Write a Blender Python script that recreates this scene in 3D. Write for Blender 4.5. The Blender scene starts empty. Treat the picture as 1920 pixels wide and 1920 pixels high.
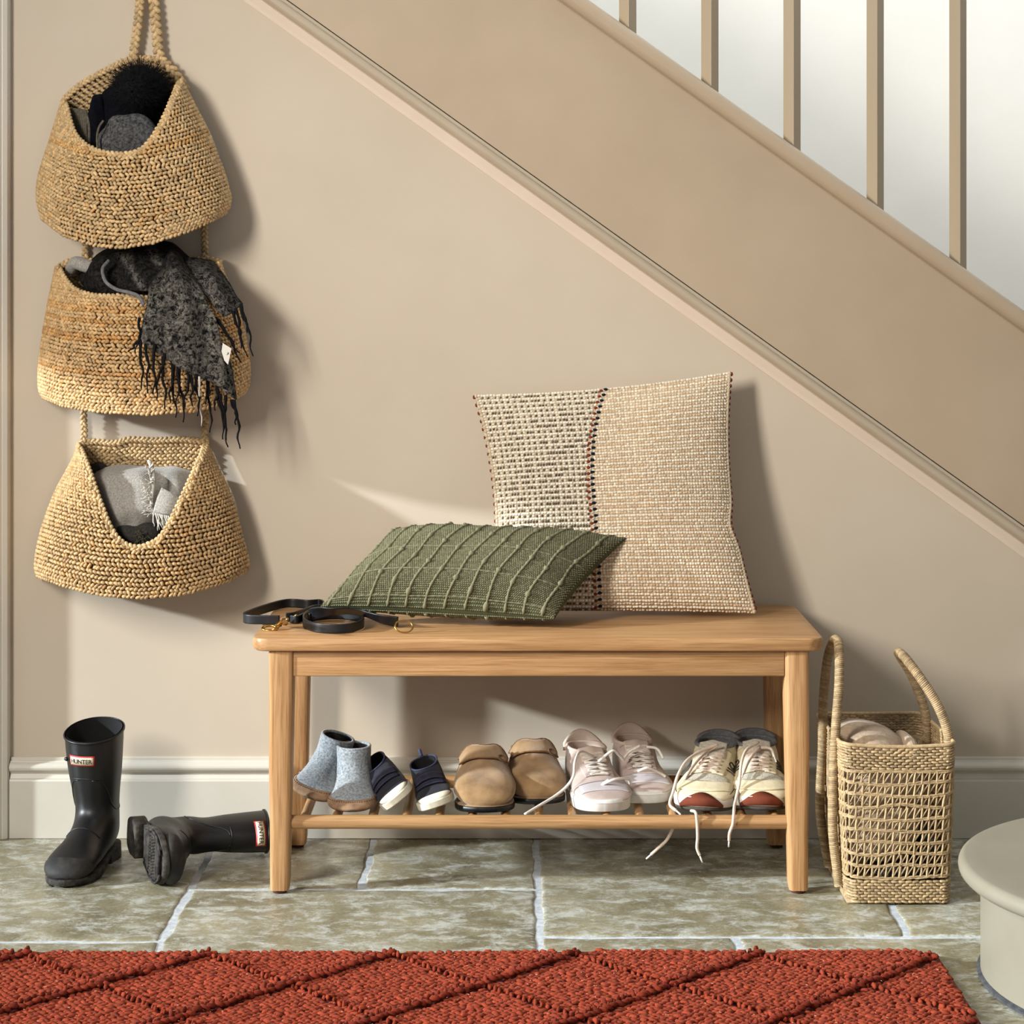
import bpy, math, random
import numpy as np
from mathutils import Vector, Matrix
from mathutils.bvhtree import BVHTree

rng = np.random.default_rng(7)
random.seed(7)
SC = bpy.context.scene
COL = SC.collection
D = 4.04            # camera distance to the back wall
CH = 1.054          # camera height
F = 3900.0          # focal length in pixels of the 1920 frame

# ------------------------------------------------------------------ camera
cam = bpy.data.cameras.new('camera')
cam.sensor_width = 36.0
cam.lens = F / 1920 * 36.0
cam.shift_y = -410 / 1920
cam.clip_end = 60
cam_o = bpy.data.objects.new('camera', cam)
COL.objects.link(cam_o)
cam_o.location = (0, -D, CH)
cam_o.rotation_euler = (math.pi / 2, 0, 0)
SC.camera = cam_o

# ------------------------------------------------------------------ light
SC.view_settings.view_transform = 'Standard'
SC.view_settings.look = 'None'
SC.view_settings.gamma = 1.0
SC.view_settings.exposure = 0.0
SC.view_settings.use_curve_mapping = False
w = bpy.data.worlds.new('world')
SC.world = w
w.use_nodes = True
w.node_tree.nodes['Background'].inputs[0].default_value = (1.0, 0.975, 0.945, 1)
w.node_tree.nodes['Background'].inputs[1].default_value = 0.33

def lamp(name, kind, loc, target, energy, color, **kw):
    l = bpy.data.lights.new(name, kind)
    l.energy = energy
    l.color = color
    for k, v in kw.items():
        setattr(l, k, v)
    o = bpy.data.objects.new(name, l)
    COL.objects.link(o)
    o.location = loc
    d = Vector(target) - Vector(loc)
    o.rotation_euler = d.to_track_quat('-Z', 'Y').to_euler()
    return o

SUN_DIR = Vector((3.6, 1.0, -1.12))
lamp('sun', 'SUN', tuple(-SUN_DIR * 2), (0, 0, 0), 6.3, (0.88, 0.95, 1.0), angle=math.radians(2.2))
lamp('window_light', 'AREA', (-2.1, -2.8, 1.9), (0.45, 0, 0.85), 33, (1.0, 0.94, 0.865), shape='RECTANGLE', size=0.75, size_y=1.1, spread=math.radians(75))
lamp('stair_fill', 'AREA', (1.0, 0.14, 2.55), (1.0, 0.96, 1.55), 24, (0.92, 0.965, 1.0), shape='RECTANGLE', size=2.8, size_y=1.2)  # added fill without a known source, brightens the white stairwell wall

# ------------------------------------------------------------------ helpers
def lin(c):
    c = np.asarray(c, float) / 255.0
    return np.where(c <= 0.04045, c / 12.92, ((c + 0.055) / 1.055) ** 2.4)

def rgb(*c):
    v = lin(c)
    return (float(v[0]), float(v[1]), float(v[2]), 1.0)

def P(px, py, Y):
    """world point whose depth is Y, laid out from measured bearings"""
    d = D + Y
    return np.array([(px - 960.0) * d / F, Y, CH - (py - 550.0) * d / F])

def Pz(px, py, z):
    d = F * (CH - z) / (py - 550.0)
    return np.array([(px - 960.0) * d / F, d - D, z])

def PA(px, py, Y):
    d = D + Y
    return np.stack([(px - 960.0) * d / F, Y + 0 * px, CH - (py - 550.0) * d / F], -1)

MATS = {}
def mat(name, c1, c2=None, rough=0.6, nscale=30, bump=0.0, bscale=None, bdist=0.002, metal=0.0, attr=False,
        detail=4, sheen=0.0, coat=0.0, stretch=(1, 1, 1), ramp=(0.35, 0.65), spec=0.5, wave=None, attr_mul=0.25):
    m = bpy.data.materials.new(name)
    m.use_nodes = True
    nt = m.node_tree
    N, L = nt.nodes, nt.links
    b = N['Principled BSDF']
    b.inputs['Roughness'].default_value = rough
    b.inputs['Metallic'].default_value = metal
    b.inputs['Specular IOR Level'].default_value = spec
    if sheen:
        b.inputs['Sheen Weight'].default_value = sheen
        b.inputs['Sheen Roughness'].default_value = 0.5
    if coat:
        b.inputs['Coat Weight'].default_value = coat
    tc = N.new('ShaderNodeTexCoord')
    mp = N.new('ShaderNodeMapping')
    mp.inputs['Scale'].default_value = stretch
    L.new(tc.outputs['Object'], mp.inputs['Vector'])
    ns = N.new('ShaderNodeTexNoise')
    ns.inputs['Scale'].default_value = nscale
    ns.inputs['Detail'].default_value = detail
    ns.inputs['Roughness'].default_value = 0.6
    L.new(mp.outputs[0], ns.inputs['Vector'])
    cr = N.new('ShaderNodeValToRGB')
    cr.color_ramp.elements[0].position = ramp[0]
    cr.color_ramp.elements[1].position = ramp[1]
    if attr:
        at = N.new('ShaderNodeAttribute')
        at.attribute_name = 'col'
        cr.color_ramp.elements[0].color = (1 - attr_mul,) * 3 + (1,)
        cr.color_ramp.elements[1].color = (1 + 0 * attr_mul,) * 3 + (1,)
        L.new(ns.outputs['Fac'], cr.inputs[0])
        mx = N.new('ShaderNodeMix')
        mx.data_type = 'RGBA'
        mx.blend_type = 'MULTIPLY'
        mx.inputs[0].default_value = 1
        L.new(at.outputs['Color'], mx.inputs[6])
        L.new(cr.outputs[0], mx.inputs[7])
        L.new(mx.outputs[2], b.inputs['Base Color'])
    else:
        cr.color_ramp.elements[0].color = c1
        cr.color_ramp.elements[1].color = c2 or c1
        L.new(ns.outputs['Fac'], cr.inputs[0])
        L.new(cr.outputs[0], b.inputs['Base Color'])
    if bump:
        n2 = N.new('ShaderNodeTexNoise')
        n2.inputs['Scale'].default_value = bscale or nscale * 3
        n2.inputs['Detail'].default_value = 3
        L.new(mp.outputs[0], n2.inputs['Vector'])
        bp = N.new('ShaderNodeBump')
        bp.inputs['Strength'].default_value = bump
        bp.inputs['Distance'].default_value = bdist
        L.new(n2.outputs['Fac'], bp.inputs['Height'])
        L.new(bp.outputs[0], b.inputs['Normal'])
    MATS[name] = m
    return m

def new_mesh(name, V, Fc, m=None, smooth=True, cols=None):
    me = bpy.data.meshes.new(name)
    V = np.asarray(V, dtype=np.float32).reshape(-1, 3)
    if isinstance(Fc, np.ndarray):
        nf, k = Fc.shape
        me.vertices.add(len(V))
        me.vertices.foreach_set('co', V.ravel())
        me.loops.add(nf * k)
        me.loops.foreach_set('vertex_index', Fc.astype(np.int32).ravel())
        me.polygons.add(nf)
        me.polygons.foreach_set('loop_start', np.arange(0, nf * k, k, dtype=np.int32))
        me.update(calc_edges=True)
        me.validate()
    else:
        me.from_pydata([tuple(map(float, v)) for v in V], [], [tuple(int(i) for i in f) for f in Fc])
        me.update()
    if smooth:
        me.polygons.foreach_set('use_smooth', np.ones(len(me.polygons), dtype=bool))
    if cols is not None:
        a = me.color_attributes.new('col', 'FLOAT_COLOR', 'POINT')
        c = np.ones((len(V), 4), dtype=np.float32)
        c[:, :3] = cols
        a.data.foreach_set('color', c.ravel())
    if m:
        me.materials.append(m)
    return me

def inv_of(par):
    """world -> local of a thing (and of a part of it, parts sit at the thing's own origin)"""
    while par is not None and par.parent is not None:
        par = par.parent
    if par is None:
        return None
    return Matrix.LocRotScale(par.location, par.rotation_euler, par.scale).inverted()

def obj(name, V, Fc, m, parent=None, smooth=True, cols=None, local=False, **props):
    """links one mesh object; world coordinates unless local"""
    V = np.asarray(V, float).reshape(-1, 3)
    if parent is not None and not local:
        M = np.array(inv_of(parent))
        V = V @ M[:3, :3].T + M[:3, 3]
    me = new_mesh(name, V, Fc, m, smooth, cols)
    o = bpy.data.objects.new(name, me)
    COL.objects.link(o)
    o.parent = parent
    for k, v in props.items():
        o[k] = v
    return o

def tag(o, label=None, category=None, group=None, kind=None):
    if label: o['label'] = label
    if category: o['category'] = category
    if group: o['group'] = group
    if kind: o['kind'] = kind
    return o

def thing(name, loc, label, category, rot=(0, 0, 0), scale=1.0, group=None):
    o = bpy.data.objects.new(name, None)
    o.empty_display_size = 0.05
    COL.objects.link(o)
    o.location = tuple(float(a) for a in loc)
    o.rotation_euler = rot
    o.scale = (scale,) * 3 if not isinstance(scale, tuple) else scale
    return tag(o, label, category, group)

class MB:
    """collects pieces into one mesh"""
    def __init__(s):
        s.v, s.f, s.c, s.n = [], [], [], 0
    def add(s, V, Fc, col=None):
        V = np.asarray(V, float).reshape(-1, 3)
        s.v.append(V)
        for f in Fc:
            s.f.append(tuple(int(i) + s.n for i in f))
        s.c.append(np.tile(np.asarray(col if col is not None else (1, 1, 1), float)[:3], (len(V), 1)))
        s.n += len(V)
        return s
    def build(s, name, m, parent=None, cols=False, **k):
        return obj(name, np.concatenate(s.v), s.f, m, parent, cols=np.concatenate(s.c) if cols else None, **k)

def box(x0, x1, y0, y1, z0, z1):
    V = [(x, y, z) for x in (x0, x1) for y in (y0, y1) for z in (z0, z1)]
    Fc = [(0, 1, 3, 2), (4, 6, 7, 5), (0, 4, 5, 1), (2, 3, 7, 6), (0, 2, 6, 4), (1, 5, 7, 3)]
    return V, Fc

def bevel(o, w=0.003, seg=3, angle=0.6):
    b = o.modifiers.new('bevel', 'BEVEL')
    b.width = w
    b.segments = seg
    b.limit_method = 'ANGLE'
    b.angle_limit = angle
    for p in o.data.polygons:
        p.use_smooth = True
    return o

def solid(o, t, offset=-1):
    s = o.modifiers.new('solid', 'SOLIDIFY')
    s.thickness = t
    s.offset = offset
    return o

def grid_faces(nr, nc, wrap=False):
    r = np.arange(nr - 1)[:, None]
    cN = nc if wrap else nc - 1
    c = np.arange(cN)[None, :]
    c2 = (c + 1) % nc
    a = r * nc + c
    b = r * nc + c2
    cc = (r + 1) * nc + c2
    d = (r + 1) * nc + c
    return np.stack([a + 0 * b, b, cc, d], -1).reshape(-1, 4)

def smooth_path(pts, n=8, closed=False):
    """Catmull-Rom"""
    p = np.asarray(pts, float)
    if closed:
        q = np.concatenate([p[-1:], p, p[:2]])
    else:
        q = np.concatenate([2 * p[:1] - p[1:2], p, 2 * p[-1:] - p[-2:-1]])
    out = []
    for i in range(len(q) - 3):
        a, b, c, d = q[i:i + 4]
        for k in range(n):
            t = k / n
            out.append(0.5 * ((2 * b) + (-a + c) * t + (2 * a - 5 * b + 4 * c - d) * t * t + (-a + 3 * b - 3 * c + d) * t ** 3))
    if not closed:
        out.append(p[-1])
    return np.array(out)

def frames(path, up=None):
    p = np.asarray(path, float)
    t = np.gradient(p, axis=0)
    t /= np.linalg.norm(t, axis=1)[:, None] + 1e-12
    n = np.zeros_like(p)
    ref = np.array(up if up is not None else (0.13, 0.2, 0.97), float)
    v = ref - t[0] * ref.dot(t[0])
    if np.linalg.norm(v) < 1e-3:
        v = np.array([1.0, 0, 0]) - t[0] * t[0][0]
    v /= np.linalg.norm(v)
    for i in range(len(p)):
        if up is not None:
            v2 = ref - t[i] * ref.dot(t[i])
        else:
            v2 = v - t[i] * v.dot(t[i])
        if np.linalg.norm(v2) > 1e-4:
            v = v2 / np.linalg.norm(v2)
        n[i] = v
    return t, n, np.cross(t, n)

def tube(path, r, seg=8, cap=True):
    p = np.asarray(path, float)
    n = len(p)
    r = np.broadcast_to(np.asarray(r, float), (n,))
    t, a, b = frames(p)
    th = np.linspace(0, 2 * np.pi, seg, endpoint=False)
    V = p[:, None, :] + r[:, None, None] * (np.cos(th)[None, :, None] * a[:, None, :] + np.sin(th)[None, :, None] * b[:, None, :])
    Fc = [tuple(f) for f in grid_faces(n, seg, wrap=True)[:, ::-1]]
    if cap:
        Fc.append(tuple(range(seg)))
        Fc.append(tuple(range((n - 1) * seg, n * seg))[::-1])
    return V.reshape(-1, 3), Fc

def torus(c, R, r, nrm, n=28, seg=8, sx=1.0):
    nrm = np.asarray(nrm, float); nrm /= np.linalg.norm(nrm)
    a = np.cross(nrm, (0, 0, 1.0))
    if np.linalg.norm(a) < 1e-3: a = np.array([1.0, 0, 0])
    a /= np.linalg.norm(a)
    b = np.cross(nrm, a)
    V = []
    for i in range(n):
        u = 2 * math.pi * i / n
        d = a * math.cos(u) * sx + b * math.sin(u)
        for j in range(seg):
            v = 2 * math.pi * j / seg
            V.append(np.asarray(c) + d * (R + r * math.cos(v)) + nrm * r * math.sin(v))
    Fc = [(i * seg + j, ((i + 1) % n) * seg + j, ((i + 1) % n) * seg + (j + 1) % seg, i * seg + (j + 1) % seg) for i in range(n) for j in range(seg)]
    return V, Fc

def ellipsoid(c, rx, ry, rz, n=16, m=10, R=None):
    V = []
    for i in range(m + 1):
        ph = math.pi * i / m
        for j in range(n):
            th = 2 * math.pi * j / n
            p = np.array([rx * math.sin(ph) * math.cos(th), ry * math.sin(ph) * math.sin(th), rz * math.cos(ph)])
            V.append((R @ p if R is not None else p) + np.asarray(c))
    return np.array(V), [tuple(f) for f in grid_faces(m + 1, n, wrap=True)]

def stitches(C, A, B, Nn, la, lb, ln, seg=6):
    """many small yarn bumps in one go: centres C, long axes A, cross axes B, normals Nn"""
    C = np.asarray(C); k = len(C)
    la, lb, ln = [np.broadcast_to(np.asarray(x, float), (k,)) for x in (la, lb, ln)]
    th = np.linspace(0, 2 * np.pi, seg, endpoint=False)
    T = [(-1, 0, 0)]
    for s in (-0.55, 0.55):
        for a in th:
            T.append((s, math.cos(a) * .84, math.sin(a) * .84))
    T.append((1, 0, 0))
    T = np.array(T)
    V = (C[:, None, :] + T[None, :, 0:1] * (A * la[:, None])[:, None, :] + T[None, :, 1:2] * (B * lb[:, None])[:, None, :]
         + T[None, :, 2:3] * (Nn * ln[:, None])[:, None, :])
    tri = []
    for j in range(seg):
        j2 = (j + 1) % seg
        tri.append((0, 1 + j2, 1 + j))
        tri.append((1 + j, 1 + j2, 1 + seg + j2))
        tri.append((1 + j, 1 + seg + j2, 1 + seg + j))
        tri.append((1 + seg + j, 1 + seg + j2, 1 + 2 * seg))
    tri = np.array(tri)
    Fc = (tri[None] + (np.arange(k) * len(T))[:, None, None]).reshape(-1, 3)
    return V.reshape(-1, 3), Fc, len(T)

def surf_frames(S, u, v, eu=1e-3, ev=1e-3):
    p = S(u, v)
    du = S(u + eu, v) - S(u - eu, v)
    dv = S(u, v + ev) - S(u, v - ev)
    du /= np.linalg.norm(du, axis=1)[:, None] + 1e-12
    n = np.cross(du, dv)
    n /= np.linalg.norm(n, axis=1)[:, None] + 1e-12
    dv = np.cross(n, du)
    return p, du, dv, n

def upsample(G, n):
    """control grid (R,C,3) -> smooth grid"""
    G = np.asarray(G, float)
    A = np.stack([smooth_path(G[i], n) for i in range(G.shape[0])])
    B = np.stack([smooth_path(A[:, j], n) for j in range(A.shape[1])], 1)
    return B

def extrude_profile(prof, O, t, n, L0, L1):
    """profile points (v along n, world y), swept along t"""
    V, k = [], len(prof)
    for L in (L0, L1):
        for (v, y) in prof:
            p = np.asarray(O) + np.asarray(t) * L + np.asarray(n) * v
            V.append((p[0], y, p[2]))
    Fc = [(i, (i + 1) % k, k + (i + 1) % k, k + i) for i in range(k)]
    Fc += [tuple(range(k))[::-1], tuple(range(k, 2 * k))]
    return V, Fc

def arc(cx, cy, r, a0, a1, n=7):
    return [(cx + r * math.cos(math.radians(a0 + (a1 - a0) * i / (n - 1))), cy + r * math.sin(math.radians(a0 + (a1 - a0) * i / (n - 1)))) for i in range(n)]

def lathe_taper(p0, p1, r0, r1, seg=12):
    return tube([p0, p1], [r0, r1], seg)

# ------------------------------------------------------------------ materials
M_wall = mat('wall_paint', rgb(200, 188, 169), rgb(205, 193, 175), rough=0.85, nscale=3, bump=0.12, bscale=260, bdist=0.0006, spec=0.25)
M_string = mat('taupe_gloss_paint', rgb(178, 160, 136), rgb(184, 166, 142), rough=0.42, nscale=4, bump=0.05, bscale=60, bdist=0.0005, spec=0.4)
M_strip = mat('brightened_moulding_paint', rgb(222, 206, 188), rgb(228, 212, 195), rough=.4, nscale=5)  # lightened tone stands in for bright light on the strip
M_bead = mat('bead_gloss_paint', rgb(182, 168, 146), rgb(188, 174, 152), rough=.2, nscale=5, coat=.5)
M_bal = mat('baluster_paint', rgb(168, 152, 128), rgb(175, 159, 135), rough=0.4, nscale=8, bump=0.1, bscale=90, bdist=0.0005, spec=0.4, stretch=(1, 1, .1))
M_trim = mat('skirting_paint', rgb(212, 207, 194), rgb(217, 212, 200), rough=0.38, nscale=6, bump=0.08, bscale=80, bdist=0.0005, spec=0.45)
M_white = mat('stairwell_white', rgb(238, 237, 230), rgb(242, 241, 235), rough=0.9, nscale=4, spec=0.2)
M_step = mat('step_paint', rgb(136, 131, 115), rgb(142, 137, 121), rough=0.36, nscale=7, bump=0.06, bscale=50, bdist=0.0006, spec=0.5)
M_carpet = mat('stair_tread_paint', rgb(170, 160, 140), rgb(180, 170, 150), rough=0.5, nscale=20)
M_grout = mat('lime_grout', rgb(176, 186, 194), rgb(214, 220, 224), rough=0.9, nscale=60, bump=0.5, bscale=200, bdist=0.001)
M_mastic = mat('dark_mastic', rgb(50, 52, 56), rgb(80, 82, 86), rough=0.8, nscale=80)

def stone_material():
    m = bpy.data.materials.new('limestone')
    m.use_nodes = True
    N, L = m.node_tree.nodes, m.node_tree.links
    b = N['Principled BSDF']
    tc = N.new('ShaderNodeTexCoord')
    oi = N.new('ShaderNodeObjectInfo')
    sc = N.new('ShaderNodeVectorMath'); sc.operation = 'MULTIPLY_ADD'
    cb = N.new('ShaderNodeCombineXYZ')
    L.new(oi.outputs['Random'], cb.inputs[0]); L.new(oi.outputs['Random'], cb.inputs[1])
    sc.inputs[1].default_value = (37, 53, 0)
    L.new(cb.outputs[0], sc.inputs[0]); L.new(tc.outputs['Object'], sc.inputs[2])
    def noise(s, d=6, r=.65, dist=0.0, st=(1, 1, 1)):
        mp = N.new('ShaderNodeMapping'); mp.inputs['Scale'].default_value = st
        L.new(sc.outputs[0], mp.inputs[0])
        n = N.new('ShaderNodeTexNoise'); n.inputs['Scale'].default_value = s
        n.inputs['Detail'].default_value = d; n.inputs['Roughness'].default_value = r; n.inputs['Distortion'].default_value = dist
        L.new(mp.outputs[0], n.inputs['Vector']); return n
    def ramp(src, stops):
        c = N.new('ShaderNodeValToRGB')
        while len(c.color_ramp.elements) < len(stops): c.color_ramp.elements.new(0.5)
        for e, (p, col) in zip(c.color_ramp.elements, stops): e.position = p; e.color = col
        L.new(src, c.inputs[0]); return c
    base = ramp(noise(5, 5, .6, .6).outputs['Fac'], [(.30, rgb(110, 103, 80)), (.45, rgb(140, 134, 108)), (.58, rgb(160, 155, 130)), (.72, rgb(174, 164, 134))])
    fine = ramp(noise(160, 4, .7).outputs['Fac'], [(.3, (.72, .72, .7, 1)), (.7, (1.12, 1.1, 1.08, 1))])
    mx = N.new('ShaderNodeMix'); mx.data_type = 'RGBA'; mx.blend_type = 'MULTIPLY'; mx.inputs[0].default_value = 1
    L.new(base.outputs[0], mx.inputs[6]); L.new(fine.outputs[0], mx.inputs[7])
    # pale patches blended over the stone colour
    bl = ramp(noise(15, 12, .82, .35, (1, 1.4, 1)).outputs['Fac'], [(.48, (0, 0, 0, 1)), (.60, (.9, .9, .9, 1))])
    m2 = N.new('ShaderNodeMix'); m2.data_type = 'RGBA'
    L.new(bl.outputs[0], m2.inputs[0]); L.new(mx.outputs[2], m2.inputs[6]); m2.inputs[7].default_value = rgb(204, 208, 200)
    L.new(m2.outputs[2], b.inputs['Base Color'])
    rr = ramp(noise(22, 6, .7, .8).outputs['Fac'], [(.35, (.18, .18, .18, 1)), (.7, (.52, .52, .52, 1))])
    L.new(rr.outputs[0], b.inputs['Roughness'])
    bp = N.new('ShaderNodeBump'); bp.inputs['Strength'].default_value = .55; bp.inputs['Distance'].default_value = .0022
    L.new(noise(24, 9, .7, .5).outputs['Fac'], bp.inputs['Height'])
    L.new(bp.outputs[0], b.inputs['Normal'])
    b.inputs['Specular IOR Level'].default_value = .5
    return m
M_stone = stone_material()

def oak(name, axis, c=((150, 108, 66), (173, 132, 88), (190, 150, 104))):
    m = bpy.data.materials.new(name)
    m.use_nodes = True
    N, L = m.node_tree.nodes, m.node_tree.links
    b = N['Principled BSDF']
    tc = N.new('ShaderNodeTexCoord')
    def noise(s, st, d=6, r=.6, dist=0):
        mp = N.new('ShaderNodeMapping'); mp.inputs['Scale'].default_value = st
        L.new(tc.outputs['Object'], mp.inputs[0])
        n = N.new('ShaderNodeTexNoise'); n.inputs['Scale'].default_value = s
        n.inputs['Detail'].default_value = d; n.inputs['Roughness'].default_value = r; n.inputs['Distortion'].default_value = dist
        L.new(mp.outputs[0], n.inputs['Vector']); return n
    st = [1, 1, 1]; st[axis] = .045
    st2 = [1, 1, 1]; st2[axis] = .02
    n1 = noise(80, st, 6, .65, .2)
    cr = N.new('ShaderNodeValToRGB')
    cr.color_ramp.elements.new(.5)
    for e, (p, col) in zip(cr.color_ramp.elements, zip((.3, .5, .68), c)): e.position = p; e.color = rgb(*col)
    L.new(n1.outputs['Fac'], cr.inputs[0])
    n2 = noise(420, st2, 3, .6)
    c2 = N.new('ShaderNodeValToRGB')
    c2.color_ramp.elements[0].position = .36; c2.color_ramp.elements[0].color = (.66, .6, .54, 1)
    c2.color_ramp.elements[1].position = .48; c2.color_ramp.elements[1].color = (1, 1, 1, 1)
    L.new(n2.outputs['Fac'], c2.inputs[0])
    mx = N.new('ShaderNodeMix'); mx.data_type = 'RGBA'; mx.blend_type = 'MULTIPLY'; mx.inputs[0].default_value = .8
    L.new(cr.outputs[0], mx.inputs[6]); L.new(c2.outputs[0], mx.inputs[7])
    L.new(mx.outputs[2], b.inputs['Base Color'])
    b.inputs['Roughness'].default_value = .44
    b.inputs['Specular IOR Level'].default_value = .4
    bp = N.new('ShaderNodeBump'); bp.inputs['Strength'].default_value = .25; bp.inputs['Distance'].default_value = .0004
    L.new(n2.outputs['Fac'], bp.inputs['Height']); L.new(bp.outputs[0], b.inputs['Normal'])
    return m
M_oakx = oak('oak_along', 0)
M_oaky = oak('oak_across', 1, ((144, 104, 62), (166, 126, 82), (182, 142, 96)))
M_oakz = oak('oak_upright', 2, ((160, 116, 72), (183, 141, 96), (198, 158, 112)))
M_pad = mat('felt_pad', rgb(70, 34, 26), rgb(90, 44, 32), rough=0.9)

M_straw = mat('jute_braid', None, attr=True, rough=0.5, nscale=260, attr_mul=.3, bump=.5, bscale=500, bdist=.0006, spec=.35)
M_straw_in = mat('jute_ground', rgb(96, 72, 42), rgb(128, 98, 60), rough=.85, nscale=120)
M_sea = mat('seagrass', None, attr=True, rough=0.6, nscale=240, attr_mul=.35, spec=.35)
M_yarn = mat('yarn', None, attr=True, rough=0.95, nscale=500, attr_mul=.25, sheen=.03, spec=.06)
M_cush_base = mat('cushion_ground', rgb(178, 158, 130), rgb(196, 178, 150), rough=.95, nscale=90)
M_green_base = mat('green_ground', rgb(62, 68, 42), rgb(74, 80, 52), rough=.95, nscale=200, bump=.4, bscale=700, bdist=.001)
M_rug_base = mat('rug_ground', rgb(84, 28, 18), rgb(110, 38, 24), rough=.95, nscale=150)
M_black_fur = mat('black_fur', rgb(6, 6, 8), rgb(12, 12, 15), rough=.8, nscale=100, spec=.2)
M_navy_knit = mat('navy_knit', rgb(5, 6, 10), rgb(12, 14, 22), rough=.95, nscale=120, bump=.6, bscale=400, bdist=.001, spec=.1)
M_grey_knit = mat('grey_felted_knit', rgb(40, 40, 42), rgb(96, 96, 96), rough=.95, nscale=190, bump=.7, bscale=420, bdist=.002, spec=.15, detail=6)
M_taupe_knit = mat('taupe_knit', rgb(70, 66, 54), rgb(98, 92, 78), rough=.95, nscale=200, bump=.4)
M_rubber = mat('black_rubber', rgb(9, 10, 12), rgb(18, 19, 22), rough=.42, nscale=22, bump=.12, bscale=90, bdist=.0005, detail=8)
M_rubber_worn = mat('worn_black_rubber', rgb(17, 17, 17), rgb(60, 55, 48), rough=.7, nscale=30, bump=.3, bscale=160, bdist=.0007, detail=9, ramp=(.42, .75))
M_sole = mat('muddy_sole', rgb(22, 21, 20), rgb(80, 73, 64), rough=.8, nscale=60, bump=.4, detail=9, ramp=(.4, .7))
M_inside = mat('dark_lining', rgb(8, 8, 9), rgb(14, 14, 15), rough=.95)
M_red = mat('red_print', rgb(178, 36, 36), rgb(186, 42, 40), rough=.5)
M_cream = mat('cream_print', rgb(226, 214, 184), rgb(232, 222, 194), rough=.5)
M_ink = mat('black_print', rgb(24, 22, 20), rgb(30, 28, 26), rough=.5)
M_leather = mat('black_leather', rgb(11, 12, 14), rgb(20, 22, 26), rough=.42, nscale=60, bump=.25, bscale=500, bdist=.0004)
M_brass = mat('brass', rgb(176, 136, 70), rgb(196, 158, 88), rough=.26, metal=1.0, nscale=40)
M_felt = mat('grey_blue_felt', rgb(108, 118, 126), rgb(168, 174, 176), rough=.95, nscale=230, bump=.6, bscale=300, bdist=.0012, sheen=.3, detail=7, ramp=(.36, .64))
M_suede_sole = mat('tan_suede_sole', rgb(122, 94, 70), rgb(158, 128, 98), rough=.95, nscale=50, bump=.3, detail=6)
M_thread = mat('dark_thread', rgb(52, 36, 24), rgb(66, 46, 32), rough=.9)
M_navy = mat('navy_canvas', rgb(13, 13, 22), rgb(26, 26, 40), rough=.9, nscale=60, bump=.3, bscale=500, bdist=.0005, sheen=.1)
M_navy2 = mat('navy_strap', rgb(24, 24, 36), rgb(40, 38, 54), rough=.9, nscale=90, bump=.3)
M_navy_lite = mat('navy_edging', rgb(46, 50, 74), rgb(56, 62, 90), rough=.85)
M_white_rub = mat('cream_rubber', rgb(206, 202, 180), rgb(228, 224, 204), rough=.55, nscale=30, detail=7)
M_suede = mat('tan_suede', rgb(126, 96, 60), rgb(172, 140, 98), rough=.95, nscale=26, bump=.35, bscale=300, bdist=.0008, sheen=.35, detail=7, ramp=(.3, .7))
M_suede_dk = mat('brown_suede_edge', rgb(104, 72, 42), rgb(130, 92, 58), rough=.95, nscale=40)
M_pink = mat('blush_leather', rgb(184, 166, 158), rgb(200, 184, 176), rough=.5, nscale=30, bump=.15, bscale=200, bdist=.0005)
M_pink_in = mat('blush_lining', rgb(202, 182, 166), rgb(214, 196, 182), rough=.85)
M_offwhite = mat('off_white_rubber', rgb(222, 220, 212), rgb(234, 232, 226), rough=.5, nscale=20)
M_pale_leather = mat('pale_toe_leather', rgb(196, 190, 192), rgb(212, 206, 208), rough=.5, nscale=25)
M_lace = mat('cotton_lace', rgb(204, 196, 184), rgb(224, 216, 206), rough=.9, nscale=300, bump=.4, bscale=900, bdist=.0004)
M_lace_pink = mat('pink_beige_lace', rgb(202, 182, 164), rgb(220, 202, 186), rough=.9, nscale=300)
M_runner = mat('cream_suede', rgb(206, 194, 158), rgb(222, 210, 178), rough=.85, nscale=60, bump=.2)
M_mesh = mat('grey_cream_mesh', rgb(166, 162, 146), rgb(206, 200, 182), rough=.85, nscale=420, bump=.8, bscale=700, bdist=.001, detail=1)
M_grey_lin = mat('grey_lining', rgb(92, 92, 94), rgb(118, 118, 120), rough=.9, nscale=200)
M_rust_rub = mat('rust_rubber', rgb(98, 48, 32), rgb(116, 58, 38), rough=.75, spec=.2)
M_outline = mat('dark_outline', rgb(60, 54, 46), rgb(74, 66, 58), rough=.8)
M_mohair = None
M_ltscarf = mat('light_grey_wool', rgb(134, 130, 122), rgb(172, 168, 160), rough=.95, nscale=330, bump=.6, bscale=600, bdist=.001, sheen=.25, detail=3)
M_fringe_lt = mat('pale_fringe', rgb(186, 182, 172), rgb(206, 202, 192), rough=.95, nscale=300)
M_dark_wool = mat('charcoal_wool', rgb(34, 32, 30), rgb(60, 56, 50), rough=.95, nscale=260, bump=.6)
M_blanket = mat('beige_rib_knit', rgb(152, 130, 104), rgb(176, 154, 128), rough=.95, nscale=120, bump=.3, sheen=.2)
M_tag = mat('white_care_tag', rgb(226, 222, 212), rgb(232, 228, 220), rough=.7)

# ================================================================== THE SETTING
slope = 0.714
sa = math.atan(slope)
T = np.array([math.cos(sa), 0, -math.sin(sa)])
Nn = np.array([-math.sin(sa), 0, -math.cos(sa)])
O_b = P(533, 0, 0)       # line of the lower moulding
O_t = P(1160, 43, 0)     # line of the string capping
XL, XR = -1.9, 2.1
def z_on(O, x):
    return O[2] - slope * (x - O[0])

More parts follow.
